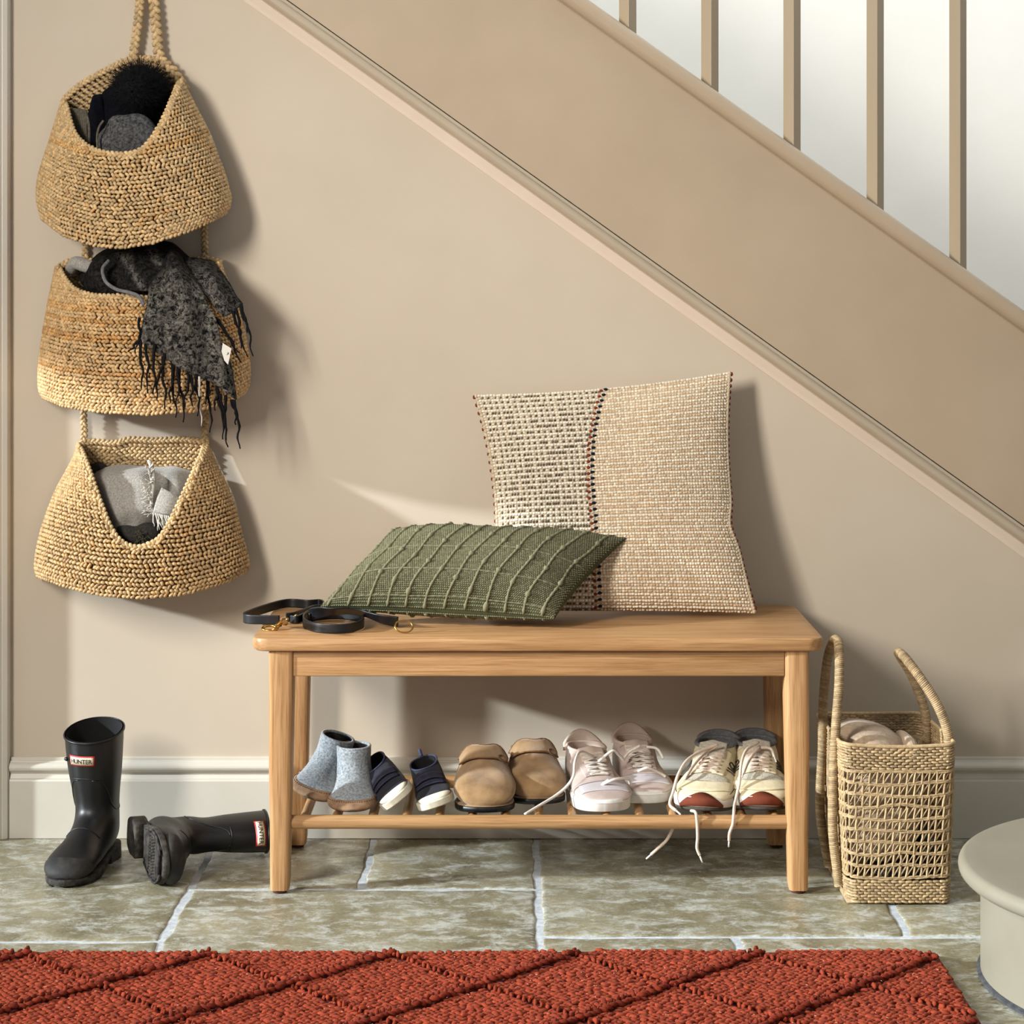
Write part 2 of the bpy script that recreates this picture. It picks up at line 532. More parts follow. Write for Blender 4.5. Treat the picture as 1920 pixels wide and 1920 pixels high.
# wall below the stairs (a slab with a raking top edge)
off = 0.15 / math.cos(sa)
def zt(x): return min(3.0, z_on(O_b, x) + off)
xk = O_b[0] - (3.0 - off - O_b[2]) / slope
poly = [(XL, -0.02), (XR, -0.02), (XR, max(0.02, zt(XR))), (xk, 3.0), (XL, 3.0)]
V = [(x, 0.0, z) for x, z in poly] + [(x, 0.05, z) for x, z in poly]
k = len(poly)
Fc = [tuple(range(k)), tuple(range(k, 2 * k))[::-1]] + [(i, k + i, k + (i + 1) % k, (i + 1) % k) for i in range(k)]
wall = tag(obj('wall_back', V, Fc, M_wall, smooth=False), 'taupe painted wall below the raking staircase', kind='structure')
V, Fc = box(-1.9, 2.6, 0.96, 1.0, -0.02, 3.6)
tag(obj('wall_stairwell', V, Fc, M_white, smooth=False), 'white wall behind the balusters of the stairs', kind='structure')

# floor: grout bed with individual limestone flags
V, Fc = box(-1.9, 2.1, -3.0, 1.0, -0.03, -0.0028)
floor = tag(obj('floor', V, Fc, M_grout, smooth=False), 'stone flagged floor with pale grout', kind='structure')
def flag(x0, x1, y0, y1, skew=(0, 0, 0, 0), seed=0):
    r = np.random.default_rng(100 + seed)
    g = 0.0062
    nx = max(10, int((x1 - x0) / 0.022)); ny = max(8, int((y1 - y0) / 0.022))
    # denser rows at the edges for the worn arris
    def ax(n):
        m = np.linspace(0, 1, n)
        e = 0.012
        return np.concatenate([[0, e * .5, e], m[1:-1] * (1 - 4 * e) + 2 * e, [1 - e, 1 - e * .5, 1]])
    U, W = np.meshgrid(ax(nx), ax(ny))
    X0 = x0 + g + skew[0] * (1 - W) + skew[1] * W
    X1 = x1 - g + skew[2] * (1 - W) + skew[3] * W
    def wob(t, s): return 0.0016 * (np.sin(t * 9 + s) + .7 * np.sin(t * 23 + 2 * s) + .5 * np.sin(t * 61 + 3 * s))
    s = r.uniform(0, 6, 4)
    X = X0 + (X1 - X0) * U + wob(W * (y1 - y0) * 4, s[0]) * (1 - U) + wob(W * (y1 - y0) * 4, s[1]) * U
    Yv = y0 + g + (y1 - y0 - 2 * g) * W + wob(U * (x1 - x0) * 4, s[2]) * (1 - W) + wob(U * (x1 - x0) * 4, s[3]) * W
    dE = np.minimum(np.minimum(U, 1 - U) * (x1 - x0), np.minimum(W, 1 - W) * (y1 - y0))
    Z = 0.0006 * np.sin(X * 21 + s[0]) * np.sin(Yv * 17 + s[1]) - 0.0022 * np.exp(-dE / 0.0025) - 0.0006
    Vt = np.stack([X, Yv, Z], -1).reshape(-1, 3)
    nr, nc = U.shape
    Fq = [tuple(f) for f in grid_faces(nr, nc)]
    edge = [i for i in range(nc)] + [j * nc + nc - 1 for j in range(1, nr)] + [(nr - 1) * nc + i for i in range(nc - 2, -1, -1)] + [j * nc for j in range(nr - 2, 0, -1)]
    base = len(Vt)
    Vb = Vt[edge].copy(); Vb[:, 2] = -0.012
    ne = len(edge)
    Fq += [(edge[i], base + i, base + (i + 1) % ne, edge[(i + 1) % ne]) for i in range(ne)]
    obj('stone_tile', np.concatenate([Vt, Vb]), Fq, M_stone, floor)
FL = [(-1.25, -.57, -.654, .005, (0, 0, -.002, .002)), (-1.88, -1.25, -.654, .005), (-.57, -.267, -.357, .005), (-.267, .046, -.357, .005),
      (-.57, .046, -1.0, -.357), (.046, .656, -.63, .005, (0, 0, -.006, .012)), (.656, 1.30, -.63, .005, (-.006, .012, 0, 0)), (1.30, 2.05, -.63, .005),
      (.046, .366, -1.15, -.63), (.366, .95, -1.15, -.63), (.95, 1.5, -1.15, -.63), (-1.2, -.57, -1.25, -.654), (-1.88, -1.2, -1.25, -.654),
      (-.57, .046, -1.6, -1.0), (.046, .7, -1.7, -1.15), (.7, 1.5, -1.7, -1.15), (-1.88, -.57, -1.8, -1.25), (1.5, 2.05, -1.7, -.63)]
for i, f in enumerate(FL):
    flag(*f[:4], skew=f[4] if len(f) > 4 else (0, 0, 0, 0), seed=i)

# unseen side wall, added so its low opening limits where the sun reaches
mbw = MB()
mbw.add(*box(-2.32, -2.22, -4.6, .05, 1.36, 3.0)).add(*box(-2.32, -2.22, -.10, .05, 0, 1.36)).add(*box(-2.32, -2.22, -4.6, -2.9, 0, 1.36))
tag(mbw.build('sun_limit_wall', M_wall, smooth=False), 'added unseen taupe wall left of the frame, its low opening limiting the sun', kind='structure')

# skirting board along the wall
def skirting(x0, x1, name):
    prof = [(0, 0.0), (0, -.018), (.110, -.018), (.1135, -.0165), (.1145, -.012), (.1225, -.0085), (.1265, -.010)]
    prof += [(.1365 + .0095 * math.sin(math.radians(a)), -.0085 - .0115 * math.cos(math.radians(a))) for a in range(-80, 81, 20)]
    prof += [(.1475, -.0095), (.1485, -.0065), (.1535, -.0062), (.1545, -.004), (.1545, 0)]
    V = [(x, y, z) for x in (x0, x1) for (z, y) in prof]
    k = len(prof)
    Fc = [(i, (i + 1) % k, k + (i + 1) % k, k + i) for i in range(k)] + [tuple(range(k))[::-1], tuple(range(k, 2 * k))]
    o = obj(name, V, Fc, M_trim)
    o.data.polygons.foreach_set('use_smooth', np.zeros(len(o.data.polygons), dtype=bool))
    return tag(o, 'cream painted skirting board with moulded top', kind='structure')
skirting(-.972, XR, 'baseboard_back')

# door architrave at the left edge
prof = [(-1.10, 0), (-1.10, -.043), (-1.012, -.043), (-1.009, -.038), (-1.003, -.0365), (-.999, -.0325), (-.990, -.0300), (-.985, -.0245), (-.9835, -.0245), (-.9755, -.020), (-.9735, -.015), (-.9735, 0)]
V = [(x, y, z) for z in (0, 3.0) for (x, y) in prof]
k = len(prof)
Fc = [(i, k + i, k + (i + 1) % k, (i + 1) % k) for i in range(k)] + [tuple(range(k)), tuple(range(k, 2 * k))[::-1]]
tag(obj('trim_1', V, Fc, M_trim, smooth=False), 'cream door architrave at the left edge', kind='structure')

# ---- staircase
stair = thing('staircase', P(1920, 700, 0), 'taupe painted closed-string staircase rising from lower right to upper left', 'staircase')
LB = 2.6
prof = [(0, -.018), (0, .03), (.345, .03), (.345, -.018)]
V, Fc = extrude_profile([(0, -.018), (0, -.001), (.338, -.001), (.338, -.018)], O_t, T, Nn, -1.6, 1.9)
obj('stringer_board', V, Fc, M_string, stair, smooth=False)
cap = [(0, .040), (0, -.012)] + [(.0165 - .0165 * math.cos(math.radians(a)), -.018 - .020 * math.sin(math.radians(a))) for a in range(10, 181, 17)] + [(.036, -.020), (.039, -.018), (.039, .040)]
V, Fc = extrude_profile(cap, O_t, T, Nn, -1.6, 1.9)
obj('capping', V, Fc, M_string, stair, smooth=False)
bead = [(-.001, -.001), (-.001, -.020), (.005, -.020), (.0055, -.024)] + [(.015 - .0085 * math.cos(math.radians(a)), -.026 - .0105 * math.sin(math.radians(a))) for a in range(10, 171, 16)] + [(.0245, -.024), (.0265, -.021)]
V, Fc = extrude_profile(bead + [(.0265, -.001)], O_b, T, Nn, -1.3, 2.5)
obj('bead_moulding', V, Fc, M_bead, stair, smooth=False)
strip = [(.0262, -.001), (.0262, -.022), (.0275, -.0232), (.0400, -.0135), (.0415, -.0125), (.0475, -.009), (.0475, -.001)]
V, Fc = extrude_profile(strip, O_b, T, Nn, -1.3, 2.5)
obj('scotia_strip', V, Fc, M_strip, stair, smooth=False)
for i, bx in enumerate([867, 1022, 1177, 1331, 1485, 1641, 1796, 1951, 2106]):
    x = (bx - 960) * (D + .004) / F
    zb = z_on(O_t, x) - .006
    h = .0123 * math.sqrt(2)
    an = math.radians(3)
    c = [(x + h * math.cos(an + math.pi / 2 * q), .004 + h * math.sin(an + math.pi / 2 * q)) for q in range(4)]
    zb4 = [z_on(O_t, cx) - .004 for cx, _ in c]
    V = [(cx, cy, zz) for (cx, cy), zz in zip(c, zb4)] + [(cx, cy, zb + .86) for cx, cy in c]
    Fc = [(0, 3, 2, 1), (4, 5, 6, 7)] + [(q, (q + 1) % 4, 4 + (q + 1) % 4, 4 + q) for q in range(4)]
    o = obj('baluster', V, Fc, M_bal, stair, smooth=False)
    b = o.modifiers.new('bevel', 'BEVEL'); b.width = .001; b.segments = 2
rail = [(-.03 + .03 * math.cos(math.radians(a)), .004 + .03 * math.sin(math.radians(a))) for a in range(0, 360, 24)]
V, Fc = extrude_profile(rail, O_t + np.array([0, 0, .86]), T, Nn, -1.6, 1.9)
obj('handrail', V, Fc, M_bal, stair)
for i in range(14):
    x1 = O_t[0] + 1.5 - i * .26
    zt_ = z_on(O_t, x1) - .03
    if zt_ > 3.0: break
    V, Fc = box(x1 - .275, x1, .042, .955, zt_ - .03, zt_)
    obj('stair_tread', V, Fc, M_carpet, stair, smooth=False)
    V, Fc = box(x1 - .018, x1 - .004, .042, .955, zt_ - .19, zt_ - .03)
    obj('riser', V, Fc, M_white, stair, smooth=False)

# rounded bottom step in the foreground
cx, cy, R = .688 + .37, 3.17 - D, .37
step = thing('curtail_step', (cx, cy, 0), 'rounded bull-nosed grey-beige bottom stair step in the lower right corner', 'stair step')
def dshape(r, inset, z, n=48):
    pts = [(cx + .55, cy + r)]
    for i in range(n + 1):
        a = math.pi / 2 + math.pi * i / n
        pts.append((cx + r * math.cos(a), cy + r * math.sin(a)))
    pts.append((cx + .55, cy - r))
    return [(x, y, z) for x, y in pts]
def dstack(levels):
    V, Fc = [], []
    for (r, z) in levels: V += dshape(r, 0, z)
    k = len(dshape(1, 0, 0))
    for l in range(len(levels) - 1):
        Fc += [(l * k + i, l * k + (i + 1) % k, (l + 1) * k + (i + 1) % k, (l + 1) * k + i) for i in range(k)]
    Fc += [tuple(range(k))[::-1], tuple(range((len(levels) - 1) * k, len(levels) * k))]
    return V, Fc
V, Fc = dstack([(R - .03, .153), (R - .008, .153)] + [(R - .012 + .012 * math.cos(math.radians(a)), .1665 + .0135 * math.sin(math.radians(a))) for a in range(-75, 91, 15)] + [(R - .03, .1802)])
obj('tread', V, Fc, M_step, step)
V, Fc = dstack([(R - .034, .004), (R - .034, .1535)])
o = obj('riser', V, Fc, M_step, step)
V, Fc = dstack([(R - .0335, .0), (R - .029, .001), (R - .0285, .005), (R - .0335, .008)])
obj('mastic_line', V, Fc, M_mastic, step)
for o in step.children:
    for p in o.data.polygons:
        if len(p.vertices) > 4: p.use_smooth = False
    mm = o.modifiers.new('es', 'EDGE_SPLIT'); mm.split_angle = math.radians(50)

# ================================================================== BENCH
bx0, bx1 = -.4566, .548
bench = thing('wooden_bench', ((bx0 + bx1) / 2, -.2, 0), 'light oak shoe bench with slatted lower shelf against the wall', 'bench')
def rounded_slab(x0, x1, y0, y1, z0, z1, r, e):
    lev = [(e, z0), (e * .3, z0 + e * .3), (0, z0 + e), (0, z1 - e), (e * .3, z1 - e * .3), (e, z1)]
    ring = []
    V, Fc = [], []
    n = 8
    for (ins, z) in lev:
        for (cx_, cy_, a0) in ((x1 - r, y1 - r, 0), (x0 + r, y1 - r, 90), (x0 + r, y0 + r, 180), (x1 - r, y0 + r, 270)):
            for i in range(n + 1):
                a = math.radians(a0 + 90 * i / n)
                V.append((cx_ + (r - ins) * math.cos(a), cy_ + (r - ins) * math.sin(a), z))
    k = 4 * (n + 1)
    for l in range(len(lev) - 1):
        Fc += [(l * k + i, l * k + (i + 1) % k, (l + 1) * k + (i + 1) % k, (l + 1) * k + i) for i in range(k)]
    Fc += [tuple(range(k))[::-1], tuple(range((len(lev) - 1) * k, len(lev) * k))]
    return V, Fc
V, Fc = rounded_slab(bx0, bx1, -.402, -.006, .427, .4505, .030, .0055)
o = obj('seat_board', V, Fc, M_oakx, bench)
o.modifiers.new('es', 'EDGE_SPLIT').split_angle = math.radians(40)
def leg(xc, yc, sx, sy):
    """tapers mainly on its inner faces; sx, sy point inwards"""
    V, Fc = [], []
    lev = [(.0055, .033), (.02, .035), (.10, .0365), (.22, .041), (.34, .0435), (.4275, .044)]
    n = 4
    for (z, w_) in lev:
        x_out = xc - sx * .022; y_out = yc - sy * .022
        ca = (x_out + sx * w_ / 2 + (sx * .002 if z < .2 else 0), y_out + sy * w_ / 2)
        h = w_ / 2; r = .009
        for (qx, qy, a0) in ((1, 1, 0), (-1, 1, 90), (-1, -1, 180), (1, -1, 270)):
            for i in range(n + 1):
                a = math.radians(a0 + 90 * i / n)
                V.append((ca[0] + qx * (h - r) + r * math.cos(a), ca[1] + qy * (h - r) + r * math.sin(a), z))
    k = 4 * (n + 1)
    for l in range(len(lev) - 1):
        Fc += [(l * k + i, l * k + (i + 1) % k, (l + 1) * k + (i + 1) % k, (l + 1) * k + i) for i in range(k)]
    Fc += [tuple(range(k))[::-1], tuple(range((len(lev) - 1) * k, len(lev) * k))]
    o = obj('leg', V, Fc, M_oakz, bench)
    o.modifiers.new('es', 'EDGE_SPLIT').split_angle = math.radians(50)
    x_out = xc - sx * .022 + sx * .0185; y_out = yc - sy * .022 + sy * .0165
    V, Fc = tube([(x_out, y_out, 0), (x_out, y_out, .006)], .0125, 16)
    obj('foot_pad', V, Fc, M_pad, o)
lx0, lx1, ly0, ly1 = -.4055, .5005, -.370, -.078
for (x, y, sx, sy) in ((lx0, ly0, 1, 1), (lx1, ly0, -1, 1), (lx0, ly1, 1, -1), (lx1, ly1, -1, -1)):
    leg(x, y, sx, sy)
for (y0, y1) in ((-.388, -.366), (-.082, -.060)):
    V, Fc = box(lx0 + .0215, lx1 - .0215, y0, y1, .3815, .4275)
    bevel(obj('apron_rail', V, Fc, M_oakx, bench), .002)
for x in (lx0 - .012, lx1 - .010):
    V, Fc = box(x, x + .022, ly0 + .0215, ly1 - .0215, .3815, .4275)
    bevel(obj('side_rail', V, Fc, M_oaky, bench), .002)
V, Fc = tube([(lx0 + .012, -.372, .122), (lx1 - .012, -.372, .122)], .0122, 20)
obj('shelf_rail', V, Fc, M_oakx, bench).modifiers.new('es', 'EDGE_SPLIT')
V, Fc = tube([(lx0 + .012, -.078, .124), (lx1 - .012, -.078, .124)], .0122, 20)
obj('shelf_rail', V, Fc, M_oakx, bench).modifiers.new('es', 'EDGE_SPLIT')
dow = [569, 629, 697, 761, 823, 885, 948, 1011, 1075, 1139, 1202, 1266, 1330, 1395, 1456]
for i, px in enumerate(dow):
    x = (px - 960) / 1062.0
    V, Fc = tube([(x, -.372, .1225), (x, -.078, .1245)], .0085, 14)
    obj('slat_dowel', V, Fc, M_oaky, bench).modifiers.new('es', 'EDGE_SPLIT')
SHELF = .1315

# ================================================================== CUSHIONS
def cushion_fn(BL, BR, TR, TL, Th, pu, pv, side=1, nrm=None, wr=0.0):
    BL, BR, TR, TL = map(np.asarray, (BL, BR, TR, TL))
    if nrm is None:
        nrm = np.cross(BR - BL, TL - BL)
    nrm = np.asarray(nrm, float); nrm = nrm / np.linalg.norm(nrm)
    def S(u, v, s=side, extra=0.0):
        u = np.asarray(u, float); v = np.asarray(v, float)
        pL, pR = pu; pB, pT = pv
        uu = u * (1 - np.where(u < 0, pL, pR) * (1 - v ** 2))
        vv = v * (1 - np.where(v < 0, pB, pT) * (1 - u ** 2))
        a = ((1 - uu) / 2)[..., None]; b = ((1 + uu) / 2)[..., None]
        c = ((1 - vv) / 2)[..., None]; d = ((1 + vv) / 2)[..., None]
        p = a * c * BL + b * c * BR + b * d * TR + a * d * TL
        uc = np.clip(np.abs(u), 0, 1); vc = np.clip(np.abs(v), 0, 1)
        h = Th * ((1 - uc ** 3) ** .62) * ((1 - vc ** 3) ** .62)
        h = h * np.where(np.asarray(s) < 0, .78, 1.0)
        h = h * (1 + wr * np.sin(u * 5 + 2 * v) * np.cos(v * 4 - u)) 
        return p + nrm * (s * h + extra)[..., None]
    return S, nrm

def cushion_body(name, S, m, parent, n=40):
    g = np.linspace(-1, 1, n)
    g = np.sin(g * np.pi / 2) * .5 + g * .5
    U, W = np.meshgrid(g, g)
    f = S(U, W, 1.0); b = S(U, W, -1.0)
    V = np.concatenate([f.reshape(-1, 3), b.reshape(-1, 3)])
    Fq = grid_faces(n, n)
    Fc = [tuple(q) for q in Fq] + [tuple(q[::-1] + n * n) for q in Fq]
    o = obj(name, V, Fc, m, parent)
    wd = o.modifiers.new('weld', 'WELD'); wd.merge_threshold = .0002
    return o

# ---- cream woven cushion
cw = P(1150, 1140, -.10)
cream = thing('throw_cushion', (cw[0], cw[1], .4505), 'large square cream and beige woven cushion leaning on the wall on the bench', 'cushion')
BLc, BRc, TRc, TLc = P(918, 1146, -.155), P(1418, 1150, -.155), P(1371, 697, -.060), P(889, 741, -.050)
S_c, n_c = cushion_fn(BLc, BRc, TRc, TLc, .062, (.10, .10), (.012, .05), nrm=(0, -1, .18), wr=.08)
def S_cream(u, v, s=1, extra=0.0):
    u2 = np.asarray(u, float) ; v = np.asarray(v, float)
    # the right edge kinks in above its lower corner
    kink = -.045 * np.exp(-((v + .28) / .14) ** 2) * np.clip((u2 - .4) / .6, 0, 1)
    return S_c(u2 + kink, v, s, extra)
cushion_body('cover', S_cream, M_cush_base, cream)
cr_, cc_ = 78, 84
us = np.linspace(-.992, .992, cc_); vs = np.linspace(-.992, .992, cr_)
U, W = np.meshgrid(us, vs)
ridx = np.repeat(np.arange(cr_), cc_)
U = U.ravel() + rng.normal(0, .0025, U.size); W = W.ravel() + rng.normal(0, .0015, W.size)
seamu = lambda v: -.19 + .20 * np.clip(v, 0, 1) ** 2
seam = seamu(W)
odd = (ridx % 2 == 1)
left = U < seam
cream_c, tan_c, dark_c = lin((250, 238, 216)), lin((230, 204, 170)), lin((88, 78, 66))
chk = odd | ((np.tile(np.arange(cc_), cr_) % 2 == 0) & (rng.random(U.size) < .55))
cols = np.where(chk[:, None], cream_c, tan_c)
cols[left & odd] = lin((250, 243, 226))
dk = left & ~odd
cols[dk] = lin((236, 227, 206))
cidx = np.tile(np.arange(cc_), cr_)
dd = dk & ((cidx % 2 == 0) | (rng.random(U.size) < .25))
fadev = np.clip((W + .5) * .8, 0, 1) * .0 + rng.uniform(0, .35, U.size)
cols[dd] = (dark_c * (1 - fadev[dd, None]) + lin((170, 160, 140)) * fadev[dd, None])
cols = cols * rng.uniform(.86, 1.1, (U.size, 1))
for s_, nm in ((1, 'woven_loops'), (-1, 'back_woven_loops')):
    sel = np.abs(U - seam) > .022
    if s_ == -1: sel = sel & (np.arange(U.size) % 3 == 0) & (np.abs(U) > .8)
    f_ = lambda a, b: S_cream(a, b, s_)
    p, du, dv, n = surf_frames(f_, U[sel] * .999, W[sel] * .999)
    if s_ == -1: n = -n
    la = np.where(odd[sel], .0034, .0029); lb = np.where(odd[sel], .0030, .0026); ln_ = np.where(odd[sel], .0028, .0022)
    up = np.where(dd[sel], 1.0, 0.0)[:, None]
    A_ = du * (1 - up) + (dv * .8 + du * .4) * up
    A_ /= np.linalg.norm(A_, axis=1)[:, None]
    B_ = np.cross(n, A_)
    V, Fc, per = stitches(p, A_, B_, n, la, lb, ln_, seg=6)
    obj(nm, V, Fc, M_yarn, cream, cols=np.repeat(cols[sel], per, 0), kind='stuff')
# seam stitches: a rust row, a cream row, a navy row; rust dots on the side edges
nv = 36
vv = np.linspace(-.97, .97, nv)
for (du0, c, nm, sz) in ((-.017, (138, 58, 42), 'rust_seam_stitches', .0036), (.017, (30, 34, 46), 'navy_seam_stitches', .0046)):
    p, du, dv, n = surf_frames(lambda a, b: S_cream(a, b, 1), seamu(vv) + du0 + rng.normal(0, .002, nv), vv + (.012 if du0 > 0 else 0))
    V, Fc, per = stitches(p + n * .0012, du, dv, n, sz, .0033, .0034)
    obj(nm, V, Fc, M_yarn, cream, cols=np.tile(lin(c), (len(V), 1)), kind='stuff')
p, du, dv, n = surf_frames(lambda a, b: S_cream(a, b, 1), seamu(np.linspace(-.98, .98, nv * 2)), np.linspace(-.98, .98, nv * 2))
V, Fc, per = stitches(p, du, dv, n, .0035, .0034, .0025)
obj('cream_seam_stitches', V, Fc, M_yarn, cream, cols=np.tile(lin((220, 208, 184)), (len(V), 1)), kind='stuff')
for ue, cc0, cnt in ((.995, (128, 44, 34), 40), (-.995, (120, 60, 46), 26)):
    vv = np.linspace(-.96, .98, cnt)
    p, du, dv, n = surf_frames(lambda a, b: S_cream(a, b, 1), np.full(cnt, ue) , vv)
    V, Fc, per = stitches(p + du * .0025 * np.sign(ue), dv, du, n, .0042, .0034, .0045)
    obj('edge_stitches', V, Fc, M_yarn, cream, cols=np.tile(lin(cc0), (len(V), 1)), kind='stuff')
    vv2 = np.linspace(-.985, .99, cnt * 2 + 1)
    p, du, dv, n = surf_frames(lambda a, b: S_cream(a, b, 1), np.full(len(vv2), ue * .992), vv2)
    V, Fc, per = stitches(p, dv, du, n, .005, .0042, .0045)
    obj('edge_binding', V, Fc, M_yarn, cream, cols=np.tile(lin((214, 196, 168)), (len(V), 1)), kind='stuff')

# ---- green cushion
A0 = Pz(603, 1140, .470); A1 = Pz(1040, 1166, .4640)
A1 = P(1040, 1160, -.315); A0 = P(600, 1138, -.255)
A2 = P(1176, 1009, -.185); A3 = P(735, 992, -.120)
green = thing('throw_cushion', ((A0[0] + A1[0]) / 2, -.25, .4505), 'olive green ribbed cushion lying tilted in front of the cream cushion on the bench', 'cushion')
S_g, n_g = cushion_fn(A0, A1, A2, A3, .066, (.03, .05), (.03, .02), nrm=np.cross(A1 - A0, A3 - A0), wr=.05)
cushion_body('cover', S_g, M_green_base, green)
gr, gc = 70, 108
us = np.linspace(-.99, .99, gc); vs = np.linspace(-.99, .99, gr)
U, W = np.meshgrid(us, vs)
U = U + (np.arange(gr) % 2)[:, None] * (us[1] - us[0]) * .5
U = U.ravel(); W = W.ravel()
sel = np.abs(U) < .995; U, W = U[sel], W[sel]
for s_, nm in ((1, 'weave'), (-1, 'underside_weave')):
    p, du, dv, n = surf_frames(lambda a, b: S_g(a, b, s_), U * .998, W * .998)
    if s_ == -1: n = -n
    an = rng.normal(.35, .25, len(U))
    A_ = du * np.cos(an)[:, None] + dv * np.sin(an)[:, None]
    B_ = np.cross(n, A_)
    V, Fc, per = stitches(p, A_, B_, n, .0027, .0019, .0017, seg=5)
    c = lin((116, 114, 88)) * rng.uniform(.72, 1.18, (len(U), 1))
    obj(nm, V, Fc, M_yarn, green, cols=np.repeat(c, per, 0), kind='stuff')
mb = MB()
gcol = lin((124, 122, 96))
for i, u0 in enumerate(np.linspace(-.93, .90, 12)):
    v = np.linspace(-.99, .985, 90)
    u = u0 + .010 * np.sin(v * 7 + i)
    for s_ in (1, -1):
        if s_ == -1 and i % 1: continue
        pp = S_g(u, v, s_, .0016 * s_) if True else None
        nub = .0024 + .0007 * np.sin(np.arange(90) * 1.35) + .0024 * (np.abs(((np.arange(90) + i * 7) % 23) - 11) < 1.6)
        if s_ == -1: nub = nub * .9
        Vt, Ft = tube(pp, nub, 7)
        mb.add(Vt, Ft, gcol)
for v0 in (-.90, -.50, .05):
    u = np.linspace(-.985, .985, 120)
    pp = S_g(u, v0 + .006 * np.sin(u * 9), 1, .0010)
    Vt, Ft = tube(pp, .0012 + .0009 * (np.sin(np.arange(120) * 1.7) > 0), 6)
    mb.add(Vt, Ft, gcol * .95)
mb.build('slub_ridges', M_yarn, green, cols=True, kind='stuff')

# ================================================================== RUG
rug = thing('area_rug', (-.45, -1.4, 0), 'rust red braided wool rug with raised diamond lattice along the bottom', 'rug')
rx0, rx1, ry0, ry1 = -1.55, .672, -2.1, -.752
n = 40
xs = np.linspace(rx0, rx1, n)
V = []
edge_y = ry1 + .004 * np.sin(xs * 5) + .003 * np.sin(xs * 13)
for (z, ins) in ((0.0, .004), (.008, 0), (.013, .004)):
    for x, e in zip(xs, edge_y): V.append((min(x, rx1 - ins), e - ins, z))
    for x in xs[::-1]: V.append((min(x, rx1 - ins), ry0 + ins, z))
k = 2 * n
Fc = [(l * k + i, l * k + (i + 1) % k, (l + 1) * k + (i + 1) % k, (l + 1) * k + i) for l in range(2) for i in range(k)]
Fc += [tuple(range(2 * k, 3 * k)), tuple(range(k))[::-1]]
obj('backing', V, Fc, M_rug_base, rug, smooth=False)
sx_, sy_ = .0125, .0078
gx = np.arange(rx0 + .006, rx1 - .003, sx_); gy = np.arange(-1.75, ry1 - .003, sy_)
U, W = np.meshgrid(gx, gy)
row = np.repeat(np.arange(len(gy)), len(gx))
U = U.ravel() + (row % 2) * sx_ * .5 + rng.normal(0, .0012, U.size); W = W.ravel() + rng.normal(0, .0008, W.size)
W = W + (.004 * np.sin(U * 5) + .003 * np.sin(U * 13)) * np.clip((W + 1.2) / .45, 0, 1)
sel = (U < rx1 - .009); U, W, row = U[sel], W[sel], row[sel]
pitch = .287
# '/' lines: from (-.188,-.774) down-left ; '\' lines mirrored
a = (U - W - (-.188 + .774)) / pitch
b = (U + W - (-.188 - .774)) / pitch
fa = np.abs(a - np.round(a)) * pitch / math.sqrt(2)
fb = np.abs(b - np.round(b)) * pitch / math.sqrt(2)
keep = (fa > .010) & (fb > .007)
Ur, Wr, rr = U[keep], W[keep], row[keep]
zz = .0145 + rng.normal(0, .0006, len(Ur))
C = np.stack([Ur, Wr, zz], -1)
an = np.where(rr % 2 == 0, .42, -.42) + rng.normal(0, .18, len(Ur))
A_ = np.stack([np.cos(an), np.sin(an), rng.normal(0, .12, len(Ur))], -1)
A_ /= np.linalg.norm(A_, axis=1)[:, None]
Nz = np.tile(np.array([0, 0, 1.0]), (len(Ur), 1))
B_ = np.cross(Nz, A_); B_ /= np.linalg.norm(B_, axis=1)[:, None]
Nz = np.cross(A_, B_)
V, Fc, per = stitches(C, A_, B_, Nz, .0084 * rng.uniform(.8, 1.15, len(Ur)), .0044 * rng.uniform(.85, 1.15, len(Ur)), .0042, seg=5)
c = lin((154, 66, 43)) * rng.uniform(.72, 1.15, (len(Ur), 1)) * np.array([1, 1, 1])
obj('braided_loops', V, Fc, M_yarn, rug, cols=np.repeat(c, per, 0), kind='stuff')
# raised lattice braids
Cs, As, cs, hs = [], [], [], []
for kind_, cnt in (('/', 14), ('\\', 14)):
    for q in range(-9, 9):
        for t_ in np.arange(-1.2, 1.2, .0085):
            if kind_ == '/':
                x = -.188 + q * pitch + t_; y = -.774 + t_
            else:
                x = -.188 + q * pitch + t_; y = -.774 - t_
            if not (rx0 + .01 < x < rx1 - .014 and -1.74 < y < ry1 - .020): continue
            d_ = np.array([1, 1, 0]) if kind_ == '/' else np.array([1, -1, 0])
            d_ = d_ / math.sqrt(2); pr = np.array([-d_[1], d_[0], 0])
            for sgn in (-1, 1):
                big = kind_ == '/'
                offn = .0055 if big else .0042
                zc = (.0205 if big else .0172)
                cpt = np.array([x, y, zc]) + pr * offn * sgn + d_ * (.004 * sgn)
                dirv = d_ * .75 + pr * .65 * sgn + rng.normal(0, .18, 3) + np.array([0, 0, -.25 * 0])
                Cs.append(cpt + rng.normal(0, .0013, 3)); As.append(dirv / np.linalg.norm(dirv)); hs.append(1.0 if big else .85)
                cs.append(lin((134, 52, 34)) * rng.uniform(.62, 1.1) if big else lin((148, 62, 40)) * rng.uniform(.75, 1.15))
Cs, As, cs, hs = map(np.array, (Cs, As, cs, hs))
Nz = np.tile(np.array([0, 0, 1.0]), (len(Cs), 1)); B_ = np.cross(Nz, As)
V, Fc, per = stitches(Cs, As, B_, Nz, .0088 * hs, .0042 * hs, .0058 * hs, seg=6)
obj('raised_lattice', V, Fc, M_yarn, rug, cols=np.repeat(cs, per, 0), kind='stuff')
